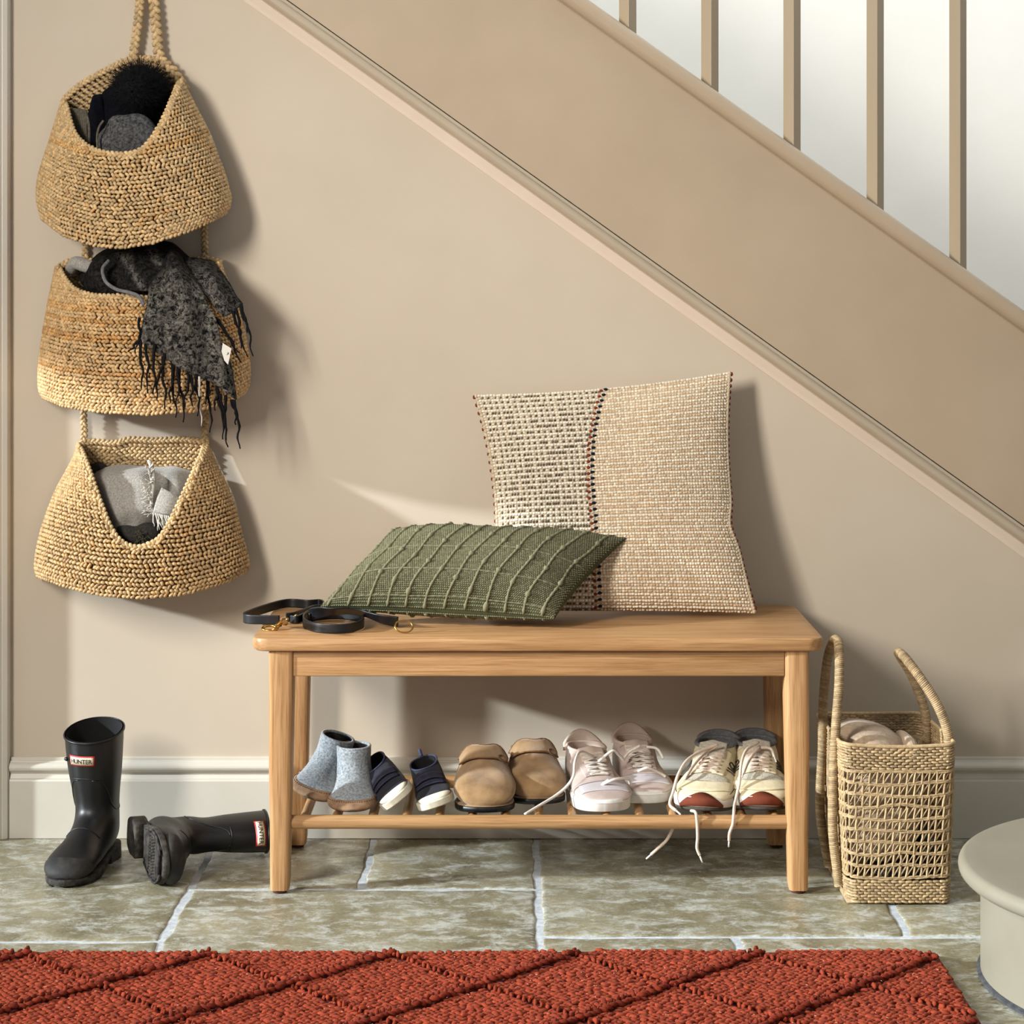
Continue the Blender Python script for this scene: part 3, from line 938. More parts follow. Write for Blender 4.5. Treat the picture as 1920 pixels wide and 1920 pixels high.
# pale wool flecks
kf = 420
Cf = np.stack([rng.uniform(-1.1, rx1 - .01, kf), rng.uniform(-1.25, ry1 - .01, kf), np.full(kf, .0188)], -1)
an = rng.uniform(0, 3.1, kf); A_ = np.stack([np.cos(an), np.sin(an), 0 * an], -1); Nz = np.tile((0, 0, 1.0), (kf, 1)); B_ = np.cross(Nz, A_)
V, Fc, per = stitches(Cf, A_, B_, Nz, rng.uniform(.0012, .003, kf), .0007, .0007, seg=4)
obj('pale_flecks', V, Fc, M_yarn, rug, cols=np.tile(lin((214, 150, 120)), (len(V), 1)), kind='stuff')

# ================================================================== HANGING JUTE BASKETS
STR = lin((221, 189, 139))
def braid(path, r, step=None, col=STR, flat=1.0, up=(0, -1, .0)):
    """a plaited cord along a path"""
    path = np.asarray(path, float)
    seg = np.linalg.norm(np.diff(path, axis=0), axis=1)
    L = np.concatenate([[0], np.cumsum(seg)])
    step = step or r * .82
    n = max(4, int(L[-1] / step))
    s = np.linspace(0, L[-1], n)
    p = np.stack([np.interp(s, L, path[:, i]) for i in range(3)], -1)
    t, a, b = frames(p, up=up)
    sg = np.where(np.arange(n) % 2 == 0, 1.0, -1.0)[:, None]
    C = p + b * sg * r * .42 * flat + a * rng.normal(0, r * .05, n)[:, None]
    A = t * .8 - b * sg * .6
    A /= np.linalg.norm(A, axis=1)[:, None]
    B = np.cross(a, A)
    V, Fc, per = stitches(C, A, B, a, r * 1.3, r * .8, r * .7)
    c = col * rng.uniform(.7, 1.12, (n, 1))
    return V, Fc, np.repeat(c, per, 0)

def join_st(parts):
    V, Fs, Cc, n = [], [], [], 0
    for (v, f, c) in parts:
        V.append(v); Fs.append(f + n); Cc.append(c); n += len(v)
    return np.concatenate(V), np.concatenate(Fs), np.concatenate(Cc)

def make_basket(label, left, right, bottom, rim, rimback, depth, loc_px, rowpx=6.3, tint=None, streaks=()):
    L_, R_, B_ = map(lambda a: np.array(a, float), (left, right, bottom))
    rim = np.array(rim, float); rimback = np.array(rimback, float)
    tl = (L_[:, 0]); tr = (R_[:, 0])
    lb = np.array([np.interp(0, tl, L_[:, 1]), np.interp(0, tl, L_[:, 2])])
    rb = np.array([np.interp(0, tr, R_[:, 1]), np.interp(0, tr, R_[:, 2])])
    cl = smooth_path(L_, 8); cr2 = smooth_path(R_, 8)
    def pix(th, t):
        th = np.clip(th, 0, np.pi)
        s = (1 - np.cos(th)) / 2
        lx = np.interp(t, cl[:, 0], cl[:, 1]); ly = np.interp(t, cl[:, 0], cl[:, 2])
        rx = np.interp(t, cr2[:, 0], cr2[:, 1]); ry = np.interp(t, cr2[:, 0], cr2[:, 2])
        x = lx + (rx - lx) * s; y = ly + (ry - ly) * s
        bs = np.interp(s, B_[:, 0], B_[:, 1]) - (lb[1] + (rb[1] - lb[1]) * s)
        y = y + bs * (1 - .75 * t)
        return x, y, s
    def S(th, t):
        x, y, s = pix(th, t)
        dd_ = depth * np.clip(np.sin(np.clip(th, 0.0, np.pi)), 0, 1) ** .85 * (1 - .12 * t)
        return PA(x, y, -(.012 + dd_))
    c0 = P(*loc_px, -.012)
    root = thing('hanging_basket', c0, label, 'basket')
    rimf = smooth_path(rim, 8)
    def rimy(x): return np.interp(x, rimf[:, 0], rimf[:, 1])
    # ground fabric
    nth, nk = 60, 26
    th = np.linspace(0.0, np.pi, nth)
    tt = np.linspace(0, 1, 200)
    tmax = []
    for h in th:
        x, y, s = pix(np.full(200, h), tt)
        ok = y > rimy(x) - 1
        tmax.append(tt[ok].max() if ok.any() else 0.02)
    tmax = np.array(tmax); tmax[0] = tmax[-1] = 1.0
    K = np.linspace(0, 1, nk)
    TH, KK = np.meshgrid(th, K)
    TT = KK * tmax[None, :]
    G = S(TH.ravel(), TT.ravel())
    G = G + np.array([0, .0045, 0]) * np.sin(TH.ravel())[:, None]
    o = obj('front_panel', G, grid_faces(nk, nth), M_straw_in, root)
    solid(o, .002, 0)
    # base
    f0 = S(th, np.zeros(nth)); bk = f0.copy(); bk[:, 1] = -.010; bk[:, 2] += .022
    obj('base_panel', np.concatenate([f0, bk]), grid_faces(2, nth), M_straw_in, root)
    # woven rows
    parts = []
    hpx = np.mean([abs(left[0][2] - left[-1][2]), abs(right[0][2] - right[-1][2])]) * 1.02
    nrow = int(hpx / rowpx)
    stp = .0086
    for r in range(nrow + 2):
        t = (r + .5) / nrow
        if t > 1: continue
        q = np.linspace(0.02, np.pi - .02, 400)
        pp = S(q, np.full(400, t))
        L = np.concatenate([[0], np.cumsum(np.linalg.norm(np.diff(pp, axis=0), axis=1))])
        m_ = int(L[-1] / stp)
        thq = np.interp((np.arange(m_) + (r % 2) * .5 + .25) * stp, L, q) + rng.normal(0, .004, m_)
        x, y, s = pix(thq, np.full(m_, t))
        ok = (y > rimy(x) + 2) | (s < .015) | (s > .985)
        thq = thq[ok]; m_ = len(thq)
        if m_ < 2: continue
        p, du, dv, nn_ = surf_frames(S, thq, np.full(m_, t), 4e-3, 4e-3)
        flip = np.sign((nn_ * np.array([0, -1, 0])).sum(1)); 
        an = (.55 if r % 2 == 0 else -.55) + rng.normal(0, .26, m_)
        nn_ = nn_ * np.where(flip < 0, -1, 1)[:, None]
        A = du * np.cos(an)[:, None] + dv * np.sin(an)[:, None]
        Bv = np.cross(nn_, A)
        hh = rowpx / 965 * .5
        V, Fc, per = stitches(p + nn_ * .003, A, Bv, nn_, .0062 * rng.uniform(.85, 1.15, m_), hh * 1.22 * rng.uniform(.85, 1.15, m_), .0040)
        base = STR.copy() if tint is None else tint.copy()
        for (ra, rb_, fac) in streaks:
            if ra <= r < rb_:
                base = base * fac
        c = base * rng.uniform(.68, 1.14, (m_, 1)) * np.where(rng.random((m_, 1)) < .10, np.array([[.96, .84, .68]]), 1.0)
        parts.append((V, Fc, np.repeat(c, per, 0)))
    V, Fc, c = join_st(parts)
    obj('jute_weave', V, Fc, M_straw, root, cols=c, kind='stuff')
    # back panel with rows
    rbk = smooth_path(rimback, 8)
    def backy(x): return np.interp(x, rbk[:, 0], rbk[:, 1])
    xs = np.linspace(rbk[0, 0], rbk[-1, 0], 24)
    bott = np.maximum(rimy(xs) + 40, backy(xs) + 20)
    Vb = np.concatenate([PA(xs, backy(xs), np.full(24, -.006)), PA(xs, bott, np.full(24, -.006))])
    obj('back_panel', Vb, grid_faces(2, 24), M_straw_in, root)
    parts = []
    r = 0
    y_off = 4
    while True:
        xq = np.arange(rbk[0, 0] + 4 + (r % 2) * 4.5, rbk[-1, 0] - 4, 9.6)
        yq = backy(xq) + y_off
        ok = yq < rimy(xq) + 26
        if ok.sum() < 2: break
        xq, yq = xq[ok], yq[ok]
        p = PA(xq, yq, np.full(len(xq), -.0095))
        an = (.5 if r % 2 == 0 else -.5) + rng.normal(0, .15, len(xq))
        A = np.stack([np.cos(an), 0 * an, np.sin(an)], -1)
        Nn_ = np.tile((0, -1.0, 0), (len(xq), 1)); Bv = np.cross(Nn_, A)
        V, Fc, per = stitches(p, A, Bv, Nn_, .0066, .0042, .0035)
        parts.append((V, Fc, np.repeat(STR * .92 * rng.uniform(.65, 1.05, (len(xq), 1)), per, 0)))
        y_off += rowpx; r += 1
        if r > 60: break
    V, Fc, c = join_st(parts)
    obj('back_weave', V, Fc, M_straw, root, cols=c, kind='stuff')
    # plaited rim: front edge on the surface, then the back edge
    fr = S(th, tmax)
    V1 = braid(fr, .0055)
    xb = np.linspace(rbk[-1, 0], rbk[0, 0], 40)
    V2 = braid(PA(xb, backy(xb), np.full(40, -.012)), .0052)
    V, Fc, c = join_st([V1, V2])
    obj('rim_braid', V, Fc, M_straw, root, cols=c, kind='stuff')
    return root, S

def strap(parent, pts, r=.0065, name='strap', col=STR * .95):
    pts = [P(*p) for p in pts]
    V, Fc, c = braid(smooth_path(pts, 6), r, col=col)
    obj(name, V, Fc, M_straw, parent, cols=c)

bkA, SA = make_basket('topmost hanging jute basket holding a black pom-pom hat',
    left=[(0, 82, 412), (.12, 73, 375), (.3, 76, 330), (.6, 98, 260), (1, 120, 188)],
    right=[(0, 424, 398), (.12, 431, 376), (.3, 420, 330), (.6, 389, 250), (1, 338, 148)],
    bottom=[(0, 412), (.12, 445), (.28, 463), (.42, 468), (.6, 458), (.8, 434), (.93, 412), (1, 398)],
    rim=[(112, 186), (122, 198), (136, 246), (158, 272), (190, 287), (235, 291), (268, 280), (296, 245), (318, 200), (340, 146), (345, 140)],
    rimback=[(118, 188), (150, 160), (195, 134), (245, 112), (292, 112), (318, 130), (340, 152)],
    depth=.17, loc_px=(255, 470), streaks=((22, 24, np.array([.95, .85, .7])),))
strap(bkA, [(250, 118, -.02), (252, 90, -.02), (259, 40, -.02), (266, -40, -.02), (272, -110, -.02)], .0072, 'hanging_strap')
strap(bkA, [(345, 165, -.016), (322, 130, -.022), (300, 108, -.02), (294, 60, -.02), (288, 0, -.02), (278, -60, -.02), (274, -110, -.02)], .0082, 'hanging_strap')
strap(bkA, [(340, 150, -.014), (352, 180, -.016), (362, 205, -.016)], .005, 'side_loop')
V, Fc = tube([P(273, -118, 0), P(273, -118, -.03), P(273, -128, -.04)], .004, 10)
obj('wall_hook', V, Fc, M_brass, bkA)

bkB, SB = make_basket('middle hanging jute basket with a black scarf spilling over its rim',
    left=[(0, 84, 745), (.1, 76, 725), (.3, 78, 670), (.6, 90, 590), (1, 108, 500)],
    right=[(0, 458, 735), (.1, 466, 712), (.3, 463, 660), (.6, 445, 580), (1, 410, 490)],
    bottom=[(0, 745), (.1, 762), (.28, 774), (.5, 779), (.75, 772), (.92, 755), (1, 735)],
    rim=[(100, 496), (110, 505), (125, 530), (145, 547), (180, 557), (230, 557), (290, 562), (340, 556), (380, 530), (405, 500), (414, 488)],
    rimback=[(108, 502), (140, 488), (200, 492), (300, 492), (380, 486), (412, 492)],
    depth=.165, loc_px=(270, 778), tint=lin((224, 188, 136)), streaks=((18, 20, np.array([.92, .78, .6])), (23, 24, np.array([.9, .76, .56])), (10, 11, np.array([.95, .8, .62])), (26, 28, np.array([.98, .86, .7]))))
strap(bkB, [(160, 500, -.014), (160, 480, -.014), (160, 455, -.014)], .0055)
strap(bkB, [(385, 500, -.014), (384, 460, -.014), (383, 425, -.014)], .0055)

bkC, SC_ = make_basket('lowest hanging jute basket holding a light grey scarf',
    left=[(0, 74, 1082), (.08, 69, 1060), (.25, 78, 1005), (.5, 104, 930), (.8, 138, 865), (1, 150, 832)],
    right=[(0, 459, 1072), (.08, 464, 1052), (.25, 452, 1000), (.5, 430, 925), (.8, 400, 860), (1, 386, 826)],
    bottom=[(0, 1082), (.12, 1100), (.3, 1118), (.5, 1124), (.7, 1116), (.88, 1096), (1, 1072)],
    rim=[(140, 826), (152, 846), (168, 888), (186, 940), (206, 990), (226, 1016), (252, 1028), (280, 1022), (305, 1004), (330, 960), (356, 905), (380, 850), (388, 824)],
    rimback=[(150, 832), (175, 828), (215, 831), (245, 824), (290, 826), (340, 824), (386, 828)],
    depth=.155, loc_px=(265, 1124), tint=lin((206, 171, 121)))
strap(bkC, [(152, 842, -.014), (158, 815, -.014), (157, 790, -.014), (157, 768, -.014)], .0055)
strap(bkC, [(386, 838, -.014), (383, 815, -.014), (386, 785, -.014), (388, 760, -.014)], .0055)

# ================================================================== CONTENTS OF THE BASKETS
def blob(name, pc, Yc, rx, ry, rz, m, parent, wr=.06, seed=1, n=40, ribs=0):
    c = P(pc[0], pc[1], Yc)
    V, Fc = ellipsoid((0, 0, 0), 1, 1, 1, n, n // 2)
    r = np.random.default_rng(seed)
    ph = r.uniform(0, 6, 6)
    d = 1 + wr * (np.sin(V[:, 0] * 3 + ph[0]) * np.sin(V[:, 2] * 3.5 + ph[1]) + .6 * np.sin(V[:, 0] * 7 + ph[2] + V[:, 2] * 4) + .4 * np.sin(V[:, 1] * 9 + ph[3]))
    if ribs:
        d = d * (1 + .05 * np.sin(np.arctan2(V[:, 1], V[:, 0]) * ribs))
    V = V * d[:, None] * np.array([rx, ry, rz]) + c
    return obj(name, V, Fc, m, parent)

hat = thing('bobble_hat', P(262, 280, -.07), 'black bobble hat with a big fluffy pom-pom in the topmost hanging basket', 'hat')
blob('hat_body', (240, 235), -.060, .062, .045, .085, M_navy_knit, hat, seed=3)
pc = P(263, 172, -.078); pr = .054
V, Fc = ellipsoid(pc, pr * .86, pr * .86, pr * .86, 24, 14)
pom = obj('pom_pom', V, Fc, M_black_fur, hat)
kf = 5200
dv_ = rng.normal(0, 1, (kf, 3)); dv_ /= np.linalg.norm(dv_, axis=1)[:, None]
tip = dv_ + rng.normal(0, .16, (kf, 3)); 
base = pc + dv_ * pr * .8
tipp = pc + tip * pr * rng.uniform(.98, 1.13, (kf, 1))
side = np.cross(dv_, rng.normal(0, 1, (kf, 3))); side /= np.linalg.norm(side, axis=1)[:, None]
s2 = np.cross(dv_, side)
w_ = .0007
V = np.stack([base + side * w_, base - side * w_ * .5 + s2 * w_, base - side * w_ * .5 - s2 * w_, tipp], 1).reshape(-1, 3)
tri = np.array([(0, 1, 3), (1, 2, 3), (2, 0, 3)])
obj('fur', V, (tri[None] + (np.arange(kf) * 4)[:, None, None]).reshape(-1, 3), M_black_fur, pom, kind='stuff')
bn = thing('knitted_beanie', P(248, 285, -.11), 'grey felted wool beanie below the black pom-pom', 'hat')
blob('crown', (246, 262), -.118, .061, .036, .049, M_grey_knit, bn, wr=.07, seed=8)
V, Fc = tube(smooth_path([P(194, 226, -.150), P(186, 238, -.152), P(182, 256, -.150), P(183, 282, -.148)], 6), .0022, 8)
obj('edge_piping', V, Fc, M_taupe_knit, bn)
gl = thing('ribbed_glove', P(152, 280, -.07), 'taupe ribbed knitted glove at the left of the topmost basket', 'glove')
mb = MB()
for i in range(8):
    f = i / 7
    mb.add(*tube(smooth_path([P(134 + 26 * f, 203 + 4 * f, -.055 - .03 * f), P(138 + 29 * f, 235, -.062 - .035 * f), P(140 + 27 * f, 283, -.06 - .035 * f)], 6), .0032, 8))
mb.build('ribbed_cuff', M_taupe_knit, gl)
# navy scarf strip to the left of the pom-pom
nv_ = thing('folded_navy_scarf', P(178, 280, -.07), 'folded black-navy scarf tucked left of the pom-pom', 'scarf')
blob('fold', (184, 238), -.074, .022, .03, .062, M_navy_knit, nv_, seed=12)

def mohair():
    m = bpy.data.materials.new('mohair_check')
    m.use_nodes = True
    N, L = m.node_tree.nodes, m.node_tree.links
    b = N['Principled BSDF']
    b.inputs['Roughness'].default_value = .95
    b.inputs['Sheen Weight'].default_value = .0
    b.inputs['Specular IOR Level'].default_value = .1
    at = N.new('ShaderNodeAttribute'); at.attribute_name = 'col'
    tc = N.new('ShaderNodeTexCoord')
    n1 = N.new('ShaderNodeTexNoise'); n1.inputs['Scale'].default_value = 120; n1.inputs['Detail'].default_value = 8; n1.inputs['Roughness'].default_value = .8; n1.inputs['Distortion'].default_value = .7
    L.new(tc.outputs['Object'], n1.inputs['Vector'])
    cr = N.new('ShaderNodeValToRGB')
    cr.color_ramp.elements[0].position = .44; cr.color_ramp.elements[0].color = (0, 0, 0, 1)
    cr.color_ramp.elements[1].position = .66; cr.color_ramp.elements[1].color = (1, 1, 1, 1)
    L.new(n1.outputs['Fac'], cr.inputs[0])
    ml = N.new('ShaderNodeMath'); ml.operation = 'MULTIPLY'
    L.new(cr.outputs[0], ml.inputs[0]); L.new(at.outputs['Fac'], ml.inputs[1])
    mx = N.new('ShaderNodeMix'); mx.data_type = 'RGBA'
    L.new(ml.outputs[0], mx.inputs[0])
    mx.inputs[6].default_value = rgb(9, 9, 11); mx.inputs[7].default_value = rgb(150, 145, 135)
    L.new(mx.outputs[2], b.inputs['Base Color'])
    n2 = N.new('ShaderNodeTexNoise'); n2.inputs['Scale'].default_value = 320; n2.inputs['Detail'].default_value = 3
    L.new(tc.outputs['Object'], n2.inputs['Vector'])
    bp = N.new('ShaderNodeBump'); bp.inputs['Strength'].default_value = .6; bp.inputs['Distance'].default_value = .0015
    L.new(n2.outputs['Fac'], bp.inputs['Height']); L.new(bp.outputs[0], b.inputs['Normal'])
    return m
M_mohair = mohair()

def crop2(x, y): return x / 3.4286, 420 + y / 3.4286
def crop3(x, y): return x / 3.4286, 760 + y / 3.4286

def patch(grid, conv, n=8, wr=.0, wf=(8, 5), seed=0, amp_px=0):
    """grid rows of (x, y, depth) in measured coordinates -> smooth world grid"""
    G = np.array([[P(*conv(x, y), Y) for (x, y, Y) in row] for row in grid])
    S = upsample(G, n)
    if wr:
        R, C = S.shape[:2]
        u = np.linspace(0, 1, C)[None, :]; v = np.linspace(0, 1, R)[:, None]
        S[..., 1] += wr * (np.sin(u * wf[0] + v * 2 + seed) + .5 * np.sin(v * wf[1] * 2 - u * 3 + seed * 2))
    return S

def patch_obj(name, S, m, parent, thick=.003, colf=None, **k):
    R, C = S.shape[:2]
    cols = None
    if colf:
        u, v = np.meshgrid(np.linspace(0, 1, C), np.linspace(0, 1, R))
        cols = np.repeat(colf(u.ravel(), v.ravel())[:, None], 3, 1)
    o = obj(name, S.reshape(-1, 3), grid_faces(R, C), m, parent, cols=cols, **k)
    solid(o, thick, 0)
    return o

def strand(a, b, r=.0022, wob=.004, n=12, mid=None, tip=.35, seg=6):
    a, b = np.array(a, float), np.array(b, float)
    t = np.linspace(0, 1, n)[:, None]
    p = a + (b - a) * t
    if mid is not None:
        p = smooth_path([a, mid, b], n // 2)
        t = np.linspace(0, 1, len(p))[:, None]
    ph = rng.uniform(0, 6, 3)
    L = np.linalg.norm(b - a)
    w_ = np.concatenate([np.sin(t * 7 + ph[0]) + .4 * np.sin(t * 17 + ph[1]), .5 * np.sin(t * 6 + ph[2]), 0 * t], 1)
    p = p + w_ * wob * np.sin(np.pi * np.clip(t * .75, 0, 1))
    r_ = r * (1 - (1 - tip) * t[:, 0] ** 1.5) * (1 + .18 * np.sin(np.arange(len(p)) * 2.1))
    return tube(p, r_, seg)

mo = thing('fringed_scarf', P(*crop2(900, 560), -.08), 'black and grey mohair scarf hanging out of the middle basket with long black tassels', 'scarf')
mound = patch([
    [(500, 330, -.03), (640, 190, -.035), (800, 130, -.04), (960, 118, -.045), (1100, 122, -.045), (1220, 215, -.04)],
    [(520, 380, -.07), (625, 250, -.095), (790, 200, -.10), (960, 190, -.105), (1090, 200, -.11), (1230, 270, -.09)],
    [(560, 430, -.09), (660, 350, -.125), (800, 300, -.12), (950, 290, -.14), (1100, 300, -.15), (1240, 330, -.13)],
    [(640, 470, -.10), (700, 450, -.15), (830, 430, -.15), (960, 430, -.17), (1100, 420, -.17), (1220, 420, -.15)]], crop2, 8, .007, (17, 7), 1)
patch_obj('bundled_folds', mound, M_mohair, mo, colf=lambda u, v: np.clip(.10 + .75 * np.exp(-((u - .30 - .25 * v) / .03) ** 2) + .6 * np.exp(-((u - .52 - .3 * v) / .035) ** 2) + .9 * np.exp(-((u - .62 - .08 * v) / .035) ** 2) * (v < .45) + .5 * np.exp(-((u - .45) / .04) ** 2) * (v < .5), 0, 1))
front = patch([
    [(1040, 320, -.130), (1060, 225, -.125), (1110, 165, -.12), (1190, 250, -.12)],
    [(965, 400, -.178), (1050, 340, -.185), (1180, 330, -.18), (1290, 410, -.155)],
    [(950, 500, -.188), (1080, 480, -.199), (1220, 480, -.192), (1345, 520, -.165)],
    [(925, 620, -.192), (1090, 620, -.204), (1260, 610, -.196), (1400, 640, -.170)],
    [(902, 740, -.194), (1060, 790, -.206), (1260, 800, -.198), (1425, 780, -.172)],
    [(905, 745, -.194), (1100, 880, -.206), (1290, 975, -.196), (1460, 960, -.172)],
    [(906, 748, -.194), (1104, 888, -.206), (1330, 995, -.194), (1520, 1128, -.165)]], crop2, 9, .006, (13, 4), 3)
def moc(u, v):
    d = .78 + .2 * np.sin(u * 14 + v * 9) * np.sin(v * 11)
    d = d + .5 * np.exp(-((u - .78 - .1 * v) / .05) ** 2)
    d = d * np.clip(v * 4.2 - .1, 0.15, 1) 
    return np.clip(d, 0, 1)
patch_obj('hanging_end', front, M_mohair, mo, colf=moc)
right_p = patch([
    [(1180, 215, -.09), (1270, 222, -.085), (1370, 240, -.07)],
    [(1230, 320, -.135), (1350, 330, -.14), (1460, 360, -.12)],
    [(1290, 420, -.155), (1400, 450, -.16), (1520, 460, -.14)],
    [(1360, 510, -.16), (1450, 592, -.165), (1562, 510, -.145)]], crop2, 9, .004, (9, 4), 5)
patch_obj('side_end', right_p, M_mohair, mo, colf=lambda u, v: np.clip(.35 + .35 * np.sin(u * 5) * v + .3 * v, 0, 1))
tail = patch([[(1400, 830, -.160), (1440, 850, -.160), (1480, 880, -.150)], [(1430, 960, -.166), (1470, 980, -.166), (1500, 990, -.155)], [(1460, 1060, -.166), (1490, 1090, -.166), (1520, 1130, -.155)]], crop2, 6)
patch_obj('corner_fold', tail, M_mohair, mo, colf=lambda u, v: .7 + 0 * u)
V, Fc = tube(smooth_path([P(*crop2(x, y), Y) for x, y, Y in ((700, 235, -.125), (660, 290, -.14), (680, 370, -.16), (750, 420, -.172), (830, 440, -.182), (890, 465, -.19), (925, 520, -.192))], 8), .0035, 8)
obj('selvedge', V, Fc, M_grey_lin, mo)
V, Fc = tube(smooth_path([P(*crop2(x, y), Y) for x, y, Y in ((460, 290, -.03), (490, 250, -.055), (540, 265, -.065), (590, 280, -.07))], 8), .013, 12)
obj('pale_roll', V, Fc, M_ltscarf, mo)
TS = [((905, 740), (822, 820)), ((898, 600), (880, 830)), ((905, 750), (910, 1060)), ((935, 770), (958, 1090)), ((995, 770), (985, 1095)), ((1060, 830), (998, 1125)), ((1048, 850), (1058, 1190)),
      ((1108, 880), (1098, 1150)), ((1112, 890), (1125, 1245)), ((1150, 905), (1140, 1150)), ((1150, 905), (1180, 1275)), ((1215, 940), (1190, 1180)), ((1225, 945), (1240, 1170)), ((1262, 965), (1275, 1235)),
      ((1340, 1000), (1330, 1160)), ((1335, 1000), (1355, 1340)), ((1395, 1040), (1385, 1200)), ((1400, 1060), (1442, 1385)), ((1415, 1090), (1470, 1435)), ((1450, 1100), (1448, 1390)), ((1490, 1130), (1525, 1290)), ((1505, 1130), (1548, 1445)),
      ((1380, 600), (1540, 830)), ((1400, 610), (1556, 890)), ((1500, 560), (1560, 800)), ((1515, 540), (1582, 855)), ((1545, 515), (1590, 700)), ((1550, 510), (1632, 850))]
for (a, b) in TS:
    Ya = -.205 if a[0] < 1300 else (-.18 if a[1] > 900 else -.165)
    Yb = Ya - .002 if b[1] < 1230 else Ya + .01
    V, Fc = strand(P(*crop2(*a), Ya), P(*crop2(*b), Yb), .0031, .0032, 14)
    obj('tassel', V, Fc, M_black_fur, mo)
V, Fc = strand(P(*crop2(1280, 980), -.205), P(*crop2(1292, 1300), -.19), .002, .002, 12)
obj('tassel', V, Fc, M_fringe_lt, mo, label='pale tassel')
V = [P(*crop2(*q), -.178) for q in ((1432, 765), (1488, 800), (1466, 905), (1420, 850))]
o = obj('care_tag', V, [(0, 1, 2, 3)], M_tag, mo, smooth=False); solid(o, .0006)
mb = MB()
mb.add(*tube([P(*crop2(1462, 826), -.1795), P(*crop2(1470, 838), -.1795)], .0004, 4)).add(*tube([P(*crop2(1470, 826), -.1795), P(*crop2(1458, 842), -.1795)], .0004, 4))
mb.build('tag_print', M_ink, mo)

ls = thing('fringed_scarf', P(*crop3(930, 900), -.08), 'light grey wool scarf with short pale fringe in the lowest basket', 'scarf')
body = patch([
    [(560, 480, -.03), (640, 420, -.035), (760, 388, -.035), (900, 395, -.035), (1010, 404, -.03), (1130, 402, -.03), (1260, 434, -.025)],
    [(590, 500, -.05), (640, 470, -.078), (760, 440, -.085), (900, 440, -.082), (1010, 440, -.06), (1120, 450, -.065), (1230, 480, -.045)],
    [(620, 560, -.06), (680, 540, -.095), (790, 530, -.105), (930, 540, -.10), (1040, 530, -.08), (1130, 540, -.08), (1200, 560, -.06)],
    [(660, 650, -.07), (730, 640, -.11), (830, 640, -.12), (950, 640, -.11), (1040, 640, -.09), (1110, 630, -.09), (1180, 640, -.07)],
    [(700, 740, -.08), (760, 730, -.118), (840, 710, -.12), (950, 700, -.11), (1030, 710, -.10), (1100, 700, -.09), (1150, 700, -.08)],
    [(725, 820, -.085), (780, 805, -.11), (850, 785, -.112), (920, 765, -.105), (1000, 755, -.10), (1050, 770, -.09), (1100, 780, -.08)]], crop3, 7, .0045, (15, 6), 2)
patch_obj('folded_body', body, M_ltscarf, ls, .005)
flap = patch([[(1040, 530, -.128), (1100, 560, -.132), (1168, 600, -.128)], [(1010, 600, -.132), (1080, 640, -.138), (1155, 660, -.132)], [(985, 688, -.130), (1060, 700, -.136), (1140, 712, -.130)]], crop3, 6)
patch_obj('turned_end', flap, M_ltscarf, ls, .004)
mb = MB()
for i in range(26):
    f = i / 25
    a = (960 + 30 * f * (1 if i % 2 else .7), 395 + 300 * f)
    for q in range(2):
        dx = rng.uniform(-75, -25) if f > .35 else rng.uniform(-45, 30)
        dy = rng.uniform(-40, 15) if f < .4 else rng.uniform(-45, 40)
        mb.add(*strand(P(*crop3(*a), -.122), P(*crop3(a[0] + dx, a[1] + dy), -.130), .0013, .001, 6, tip=.5, seg=5))
mb.add(*tube(smooth_path([P(*crop3(x, y), -.120) for x, y in ((955, 350), (985, 430), (985, 520), (975, 610), (985, 700))], 6), .0036, 8))
for i in range(16):
    f = i / 15
    a = (985 + 152 * f, 690 + 22 * f)
    b_ = (a[0] + rng.uniform(0, 60) * (1 - f), 785 + rng.uniform(-15, 25))
    mb.add(*strand(P(*crop3(*a), -.133), P(*crop3(*b_), -.140), .0015, .0012, 7, tip=.5, seg=5))
mb.build('fringe', M_fringe_lt, ls, kind='stuff')
ds = thing('dark_wool_scarf', P(*crop3(900, 900), -.08), 'charcoal wool scarf under the light grey one in the lowest basket', 'scarf')
blob('fold', (262, 1000), -.085, .056, .040, .030, M_dark_wool, ds, wr=.12, seed=5)
blob('back_fold', (178, 884), -.032, .028, .016, .016, M_dark_wool, ds, wr=.12, seed=6)
mb = MB()
for i in range(30):
    a = (rng.uniform(860, 960), rng.uniform(800, 890))
    mb.add(*strand(P(*crop3(*a), -.127), P(*crop3(a[0] + rng.uniform(-50, 40), a[1] + rng.uniform(10, 40)), -.130), .0009, .002, 6, seg=4))
mb.build('fringe', M_taupe_knit, ds, kind='stuff')

# ================================================================== FOOTWEAR
def fan_rings(tab, n=32, e=2.3, up=4, inset=0.0, flat=0.0):
    """tab rows: (Fx, Fz, Bx, Bz, halfwidth). Rings fan from the opening round to the toe."""
    T_ = smooth_path(np.array([[a, b, c, d, w_] for (a, b, c, d, w_) in tab], float), up)
    th = np.linspace(0, 2 * np.pi, n, endpoint=False)
    ct, st = np.cos(th), np.sin(th)
    ca = np.sign(ct) * np.abs(ct) ** (2 / e); sa_ = np.sign(st) * np.abs(st) ** (2 / e)
    R = []
    for (fx, fz, bx_, bz, w_) in T_:
        Fp = np.array([fx, 0, fz]); Bp = np.array([bx_, 0, bz])
        c = (Fp + Bp) / 2; a = (Fp - Bp) / 2
        L = np.linalg.norm(a)
        s = max(.05, (L - inset) / L); w2 = max(.002, w_ - inset)
        R.append(c + ca[:, None] * a * s + sa_[:, None] * np.array([0, w2, 0]))
    return np.array(R)

def loft(R, cap_end=True, cap_start=False):
    nr, n = R.shape[:2]
    V = R.reshape(-1, 3)
    Fc = [tuple(f) for f in grid_faces(nr, n, wrap=True)]
    if cap_end: Fc.append(tuple(range((nr - 1) * n, nr * n)))
    if cap_start: Fc.append(tuple(range(n))[::-1])
    return V, Fc

